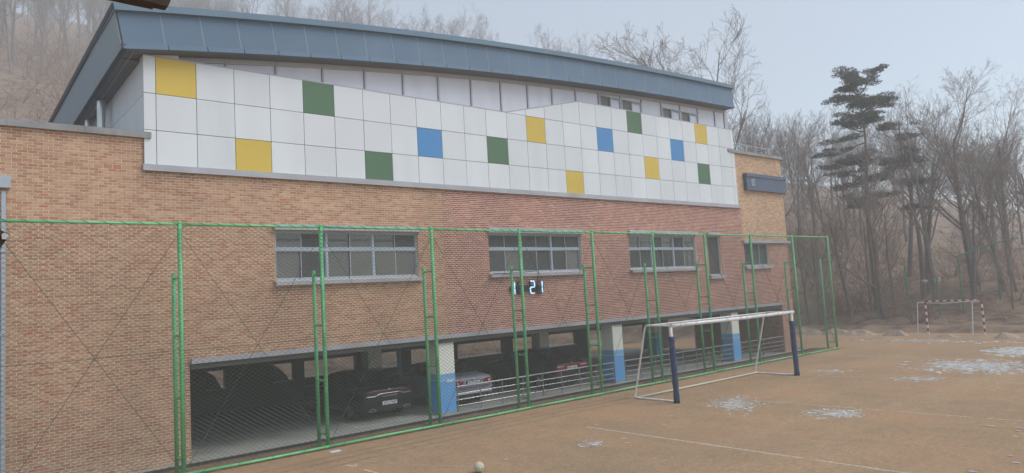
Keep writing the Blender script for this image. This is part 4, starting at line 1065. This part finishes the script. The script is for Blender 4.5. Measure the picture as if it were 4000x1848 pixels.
# ------------------------------------------------------------------ trees
def rand_perp(d, r3):
    v = Vector((r3.gauss(0, 1), r3.gauss(0, 1), r3.gauss(0, 1))); v -= d * v.dot(d); return v.normalized()
def bare_tree(seed, hgt, r0, lean=0.0, fork=0.35, broom=0.5, levels=4, dens=1.0, twig=.010):
    r3 = random.Random(seed); trunk = MB(); crown = MB()
    def grow(p, d, L_, r, lev):
        n = 6 if lev == 0 else (5 if lev < 3 else 3); pts = [p.copy()]; rs = [r]; dirs = [d.copy()]
        for k in range(n):
            w = (.10, .16, .2, .24, .3)[min(lev, 4)]
            d = (d + rand_perp(d, r3) * w * r3.random() + Vector((0, 0, 1)) * (.05 + .09 * broom) * (lev > 0)).normalized()
            p = p + d * (L_ / n); pts.append(p.copy()); dirs.append(d.copy()); rs.append(max(twig * .6, r * (1 - (.62 if lev == 0 else .75) * (k + 1) / n)))
        (trunk if lev == 0 else crown).tube(pts, rs, (8, 5, 4, 3, 3)[min(lev, 4)], cap=False)
        if lev >= levels: return
        cnt = int((9, 6, 5, 4, 3.4)[min(lev, 4)] * dens * r3.uniform(.85, 1.2) + .5)
        for i in range(cnt):
            t0 = fork if lev == 0 else .22
            t = t0 + (1 - t0) * (i + r3.random()) / cnt; t = min(t, .99); fi = t * n; k = int(fi); q = pts[k].lerp(pts[min(k + 1, n)], fi - k)
            ang = math.radians(r3.uniform(24, 52) if lev else r3.uniform(22, 55) * (1.15 - .5 * broom))
            dd = (dirs[k] * math.cos(ang) + rand_perp(dirs[k], r3) * math.sin(ang)).normalized()
            if dd.z < -.1 and lev < 3: dd.z *= -.3
            LL = L_ * r3.uniform(.45, .68) * (1.12 - .42 * t) * (1.0 if lev else .95); grow(q, dd, LL, max(twig, rs[k] * r3.uniform(.42, .62)), lev + 1)
    grow(Vector((0, 0, -.2)), Vector((lean, 0, 1)).normalized(), hgt * .78, r0, 0)
    return trunk, crown
def scaled(mb, hgt):
    zmax = max(p[2] for p in mb[1].v); k = hgt / zmax
    for q in mb: q.v = [(x * k, y * k, z * k) for x, y, z in q.v]
    return mb
VAR = []
def variant(*a, mats=(BARK, TWIG), **k):
    t, c = scaled(bare_tree(*a, **k), a[1]); VAR.append((t.mesh('trunk', mats[0], smooth=True), c.mesh('crown', mats[1]))); return len(VAR) - 1
def plant(idx, x, y, name, label, cat='tree', group=None, s=1.0, rz=0.0, dz=0.0, tilt=(0, 0)):
    z = terrain(x, y) - .1 + dz
    o = empty(name, (x, y, z), label, cat, group, rz); o.scale = (s, s, s); o.rotation_euler = (tilt[0], tilt[1], rz)
    for nm, me in zip(('trunk', 'crown'), VAR[idx]):
        c = bpy.data.objects.new(nm, me); col.objects.link(c); c.parent = o
    return o
v_big = [variant(101 + i, 15, .24, lean=.05 * i, fork=.34, broom=.4, levels=5, dens=.9, twig=.0085) for i in range(3)]
v_wide = [variant(120 + i, 19.5, .3, lean=.02, fork=.26, broom=.12, levels=5, dens=1.0, twig=.0095) for i in range(2)]
v_fork = [variant(131 + i, 13, .21, lean=.18, fork=.22, broom=.5, levels=4, dens=1.05, twig=.009) for i in range(3)]
v_thin = [variant(161 + i, 9, .10, lean=.08, fork=.25, broom=.6, levels=3, dens=1.1, twig=.009) for i in range(3)]
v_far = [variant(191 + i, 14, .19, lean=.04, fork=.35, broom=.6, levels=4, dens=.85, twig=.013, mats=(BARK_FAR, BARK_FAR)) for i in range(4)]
v_brush = []
for i in range(3):
    r3 = random.Random(400 + i); t = MB(); c = MB()
    for k in range(9):
        a = r3.uniform(0, 6.28); d = Vector((math.cos(a) * r3.uniform(.2, .8), math.sin(a) * r3.uniform(.2, .8), 1)).normalized(); p = Vector((math.cos(a) * .15, math.sin(a) * .15, -.1)); L_ = r3.uniform(1.2, 2.6); pts = [p]
        for j in range(4): d = (d + rand_perp(d, r3) * .22).normalized(); pts.append(pts[-1] + d * L_ / 4)
        (t if k < 4 else c).tube(pts, [.018, .015, .012, .009, .005], 3, cap=False)
        for j in range(9):
            q = pts[r3.randint(1, 4)]; dd = (d + rand_perp(d, r3) * .9).normalized(); e = q + dd * r3.uniform(.3, .9); c.tube([q, q.lerp(e, .5) + rand_perp(dd, r3) * .06, e], [.008, .006, .004], 3, cap=False)
    VAR.append((t.mesh('stem', BRUSH), c.mesh('twigs', BRUSH))); v_brush.append(len(VAR) - 1)

# pine with a leaning trunk and dark shelves of needles
def pine(seed, hgt, r0, nb=24, wid=1.0):
    r3 = random.Random(seed); t = MB(); c = MB(); nd = MB(); pts = []; rs = []
    for k in range(9): z = hgt * k / 8; pts.append(Vector((.5 * math.sin(k * .55 + seed) * k / 8, .35 * math.sin(k * .8) * k / 8, z - .2))); rs.append(r0 * (1 - .9 * k / 8))
    t.tube(pts, rs, 8, cap=False)
    def clump(p, s, root=None):
        if root is not None: c.tube([root, root.lerp(p, .6) + Vector((0, 0, .05)), p], [.028, .02, .012], 3, cap=False)
        for i in range(int(150 * s * s)):
            while True:
                o = Vector((r3.uniform(-1, 1), r3.uniform(-1, 1), r3.uniform(-1, 1)))
                if o.length < 1: break
            q = p + Vector((o.x * .62 * s, o.y * .62 * s, o.z * .2 * s + .06 * s * (1 - o.x * o.x - o.y * o.y)))
            for e in range(2):
                d = Vector((o.x * .7 + r3.gauss(0, .5), o.y * .7 + r3.gauss(0, .5), r3.uniform(.1, .9))).normalized() * r3.uniform(.10, .17); w = rand_perp(d.normalized(), r3) * .028
                nd.add([q - w, q + w, q + d], [(0, 1, 2)])
    for i in range(nb):
        u = r3.uniform(.42, 1.0); k = min(7, int(u * 8)); p = pts[k].lerp(pts[k + 1], u * 8 - k); a = r3.uniform(0, 6.28); L_ = (1.0 - .55 * abs(u - .72) / .3) * r3.uniform(1.2, 3.1) * hgt / 15 * wid
        d = Vector((math.cos(a), math.sin(a), r3.uniform(.05, .55))).normalized(); q = p; bp = [p]
        for j in range(5): d = (d + rand_perp(d, r3) * .25).normalized(); q = q + d * L_ / 5; bp.append(q)
        c.tube(bp, [r0 * .28, r0 * .22, r0 * .17, r0 * .12, r0 * .08, .01], 4, cap=False)
        for j in range(2, 6):
            for e in range(2):
                if r3.random() < .85: clump(bp[j] + Vector((r3.gauss(0, .38), r3.gauss(0, .38), r3.uniform(.05, .3))), r3.uniform(.6, 1.1), bp[j])
    for j in range(3): clump(pts[8] + Vector((r3.gauss(0, .45), r3.gauss(0, .45), r3.uniform(-.6, .05))), r3.uniform(.6, .9))
    return t, c, nd
def plant_pine(seed, x, y, hgt, r0, label, rz=0, nb=24, wid=1.0):
    t, c, nd = pine(seed, hgt, r0, nb, wid); o = empty('pine_tree', (x, y, terrain(x, y) - .1), label, 'tree', rz=rz)
    for n_, mb, mt in (('trunk', t, BARK), ('branches', c, BARK), ('needles', nd, NEEDLE)):
        q = bpy.data.objects.new(n_, mb.mesh(n_, mt)); col.objects.link(q); q.parent = o
plant_pine(21, 53.5, 22.6, 17.3, .24, 'tall pine with dark needle shelves standing over the bare trees', .4, 30, 1.15)
plant_pine(23, 56.5, 20.6, 13.6, .2, 'thinner crooked pine just right of the tall pine', 2.1, 9, .75)

RT = [  # idx, x, y, scale, rot, label
    (v_wide[0], 44.6, 28.6, 1.22, .3, 'big bare tree rising behind the right end of the roof'),
    (v_wide[1], 45.0, 33.4, 1.14, 2.0, 'wide bare tree behind the far end of the blue roof edge'),
    (v_wide[1], 48.8, 27.6, .80, 4.4, 'bare tree with a bird nest look left of the pine'),
    (v_fork[0], 51.0, 23.4, .86, 2.6, 'leaning forked bare tree nearest the fence end'),
    (v_fork[1], 51.2, 21.3, .95, 2.9, 'forked dark trunk left of the striped goal'),
    (v_big[2], 54.0, 18.9, 1.0, .7, 'straight bare tree right behind the left post of the striped goal'),
    (v_thin[0], 53.2, 23.0, 1.0, 1.0, 'thin bare tree between the two forked trunks'),
    (v_big[0], 57.5, 17.6, 1.06, 4.0, 'tall round crowned bare tree behind the striped goal'),
    (v_fork[2], 55.0, 17.0, .85, 5.0, 'twin trunk bare tree over the striped goal crossbar'),
    (v_thin[1], 56.5, 14.8, 1.15, 2.2, 'slender bare tree right of the striped goal'),
    (v_big[1], 63.0, 16.8, 1.0, 3.3, 'pale bare tree far behind the right goal post'),
    (v_thin[2], 53.0, 14.2, .8, .4, 'small crooked bare tree at the right picture edge'),
    (v_fork[0], 60.0, 12.6, .95, 4.4, 'wide bare tree at the right picture edge'),
    (v_big[2], 62.0, 23.5, 1.05, 5.1, 'faded bare tree behind the two pines'),
    (v_thin[1], 50.2, 26.2, 1.0, .9, 'thin bare tree just right of the brick corner'),
    (v_fork[2], 49.6, 25.0, .8, 3.7, 'low spreading bare tree behind the fence end'),
    (v_big[1], 58.5, 21.0, 1.08, 5.6, 'high bare tree right of the thin pine'),
    (v_fork[1], 57.0, 15.6, .9, 1.2, 'dark many stemmed bare tree right of the striped goal'),
    (v_big[2], 60.5, 18.2, 1.12, 2.4, 'tallest rounded bare tree over the striped goal'),
    (v_thin[2], 54.8, 22.0, 1.2, 4.2, 'thin upright bare tree in front of the tall pine'),
    (v_thin[0], 58.0, 13.2, 1.3, 3.0, 'thin bare tree near the right picture edge'),
]
for i, x, y, s, rz, lab in RT: plant(i, x, y, 'bare_tree', lab, s=s, rz=rz, group='bare trees on the right bank')
r2 = random.Random(12)
for k in range(24):   # wood on the right-hand slope
    x = r2.uniform(64, 98); y = r2.uniform(2, 52)
    if x < 66 and 12 < y < 26: x += 12
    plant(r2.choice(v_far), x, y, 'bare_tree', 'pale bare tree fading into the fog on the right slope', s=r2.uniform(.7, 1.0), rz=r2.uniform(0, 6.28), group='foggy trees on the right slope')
for k in range(16):   # ridge right of the far brick block
    az = r2.uniform(1.02, 1.26); d = r2.uniform(70, 112)
    plant(r2.choice(v_far), math.sin(az) * d, math.cos(az) * d, 'bare_tree', 'pale bare tree on the ridge between the brick corner and the pine', s=r2.uniform(.75, 1.1), rz=r2.uniform(0, 6.28), group='foggy trees on the ridge')
for k in range(44):   # over the roof
    az = r2.uniform(.22, .90); d = r2.uniform(135, 185); x = math.sin(az) * d; y = math.cos(az) * d
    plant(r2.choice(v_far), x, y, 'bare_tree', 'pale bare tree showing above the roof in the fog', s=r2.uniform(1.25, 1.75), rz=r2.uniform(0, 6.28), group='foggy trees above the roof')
for k in range(150):   # left slope
    x = r2.uniform(-18, 56); y = r2.uniform(100, 250)
    plant(r2.choice(v_far), x, y, 'bare_tree', 'thin bare tree on the misty slope at the left', s=r2.uniform(.8, 1.4), rz=r2.uniform(0, 6.28), group='misty trees on the left slope')
for k in range(80):
    x = 49.5 + 26 * r2.random() ** 1.2; y = r2.uniform(5, 34)
    plant(r2.choice(v_brush), x, y, 'shrub', 'leafless twiggy shrub on the brown bank', 'shrub', 'leafless shrubs on the right bank', s=r2.uniform(.7, 1.7), rz=r2.uniform(0, 6.28))
for k in range(80):
    x = r2.uniform(-8, 30); y = r2.uniform(70, 150)
    plant(r2.choice(v_brush), x, y, 'shrub', 'twiggy shrub on the left slope', 'shrub', 'twiggy shrubs on the left slope', s=r2.uniform(1.6, 3.0), rz=r2.uniform(0, 6.28))

# fallen sticks and dead stalks on the bank
fs = MB(); r3 = random.Random(55)
for k in range(900):
    x = 48.8 + 16 * r3.random() ** 1.3; y = r3.uniform(4, 32); a = r3.uniform(0, 6.28); l = r3.uniform(.3, 1.6); up = r3.uniform(0, .9) * l if r3.random() < .45 else .05
    p = Vector((x, y, terrain(x, y) - .08)); q = Vector((x + math.cos(a) * l, y + math.sin(a) * l, 0)); q.z = terrain(q.x, q.y) - .06 + up
    fs.tube([p, p.lerp(q, .5) + Vector((0, 0, r3.uniform(0, .08))), q], [.018, .014, .006], 3, cap=False)
fs.build('fallen_sticks', STICK, at=(55, 18, 0), label='pale fallen sticks and dead stalks littering the far bank', cat='sticks', kind='stuff')
# old green fence on the bank
ff = empty('bank_fence', (55, 20, terrain(55, 20)), 'old green net fence standing among the trees on the far bank', 'fence')
FP = [(53.0, 24.6), (51.4, 21.8), (51.9, 19.9), (51.7, 17.95), (52.2, 16.7), (54.8, 15.3)]
for (x, y), hh in zip(FP, (2.2, 2.2, 3.2, 2.4, 3.4, 3.6)):
    z = terrain(x, y); MB().tube([(x, y, z - .3), (x, y, z + hh)], .06, 8).build('post', GREEN_FAR, ff)
x, y = FP[-1]; z = terrain(x, y) + 3.6
MB().tube([(x - 1.5, y + 1.9, z - .75), (x, y, z), (x + .9, y - 1.1, z + .25)], .05, 6).build('rail', GREEN_FAR, ff)
for (a, b) in zip(FP[1:5], FP[2:5]):
    za, zb = terrain(*a), terrain(*b); m = MB()
    for k in range(9): m.tube([(*a, za + .2 + k * .26), (*b, zb + .2 + k * .26)], .006, 3, cap=False)
    n = int(math.dist(a, b) / .25)
    for k in range(n): p = [a[0] + (b[0] - a[0]) * k / n, a[1] + (b[1] - a[1]) * k / n]; zz = za + (zb - za) * k / n; m.tube([(*p, zz + .2), (*p, zz + 2.3)], .006, 3, cap=False)
    m.build('net', GREEN_FAR, ff, kind='stuff')
# white scraps caught on the bank
for (x, y, z, s, sq, lab) in ((52.30, 18.90, 3.05, .15, 1.0, 'white scrap left of the forked trunk behind the striped goal'), (52.1, 18.10, 3.05, .16, 1.0, 'white scrap right of the trunk behind the striped goal'), (50.6, 24.2, 5.3, .36, .3, 'white clump of snow in the brush behind the fence end')):
    r3 = random.Random(int(x * 10)); bm2 = bmesh.new()
    for _ in range(16): bm2.verts.new(Vector((r3.gauss(0, .6), r3.gauss(0, .9), r3.gauss(0, .75) * sq)) * s)
    bmesh.ops.convex_hull(bm2, input=bm2.verts); me = bpy.data.meshes.new('snow_clump'); bm2.to_mesh(me); bm2.free(); me.materials.append(ICE)
    o = bpy.data.objects.new('snow_clump', me); col.objects.link(o); o.location = (x, y, z); tag(o, lab, 'snow')

# ------------------------------------------------------------------ eave of the shelter the picture is taken from
ev = empty('shelter_eave', (.45, 2.5, 4.66), 'dark wooden eave boards poking in at the top left', 'eave')
MB().prism([(.10, 4.66), (.4594, 4.6544), (.5957, 4.6530), (.602, 4.676), (.606, 4.80), (.10, 4.80)], 2.44, 2.5).build('rafter', WOOD_D, ev)
MB().prism([(.56, 4.69), (.6009, 4.6755), (.6305, 4.6747), (.6449, 4.6751), (.6547, 4.6998), (.662, 4.80), (.56, 4.80)], 2.501, 2.54).build('fascia_board', WOOD_D, ev)
lf = MB().prism([(.10, 3.80), (.183, 3.8485), (.1961, 3.8723), (.2069, 3.8912), (.193, 3.8985), (.1829, 3.9046), (.10, 3.91)], 2.5, 2.53)
be = empty('shelter_bracket', (.15, 2.5, 3.85), 'dark bracket end with a pale cap at the left edge', 'bracket')
lf.build('bracket', WOOD_D, be); MB().prism([(.187, 3.876), (.197, 3.876), (.204, 3.889), (.192, 3.895), (.186, 3.89)], 2.49, 2.4995).build('cap', TRIM, be)

# ------------------------------------------------------------------ haze
hz = MB().box(-130, 320, -80, 350, -1.0, 140); hz_m = bpy.data.materials.new('haze_air'); hz_m.use_nodes = True
nt = hz_m.node_tree; nt.nodes.remove(nt.nodes['Principled BSDF']); pv = nt.nodes.new('ShaderNodeVolumePrincipled')
pv.inputs['Color'].default_value = (0.97, 0.98, 0.99, 1); pv.inputs['Density'].default_value = 0.0028; pv.inputs['Anisotropy'].default_value = 0.0
nt.links.new(pv.outputs[0], nt.nodes['Material Output'].inputs['Volume'])
hz_o = hz.build('haze', hz_m, kind='stuff', label='pale winter fog filling the air around the hall', cat='haze')
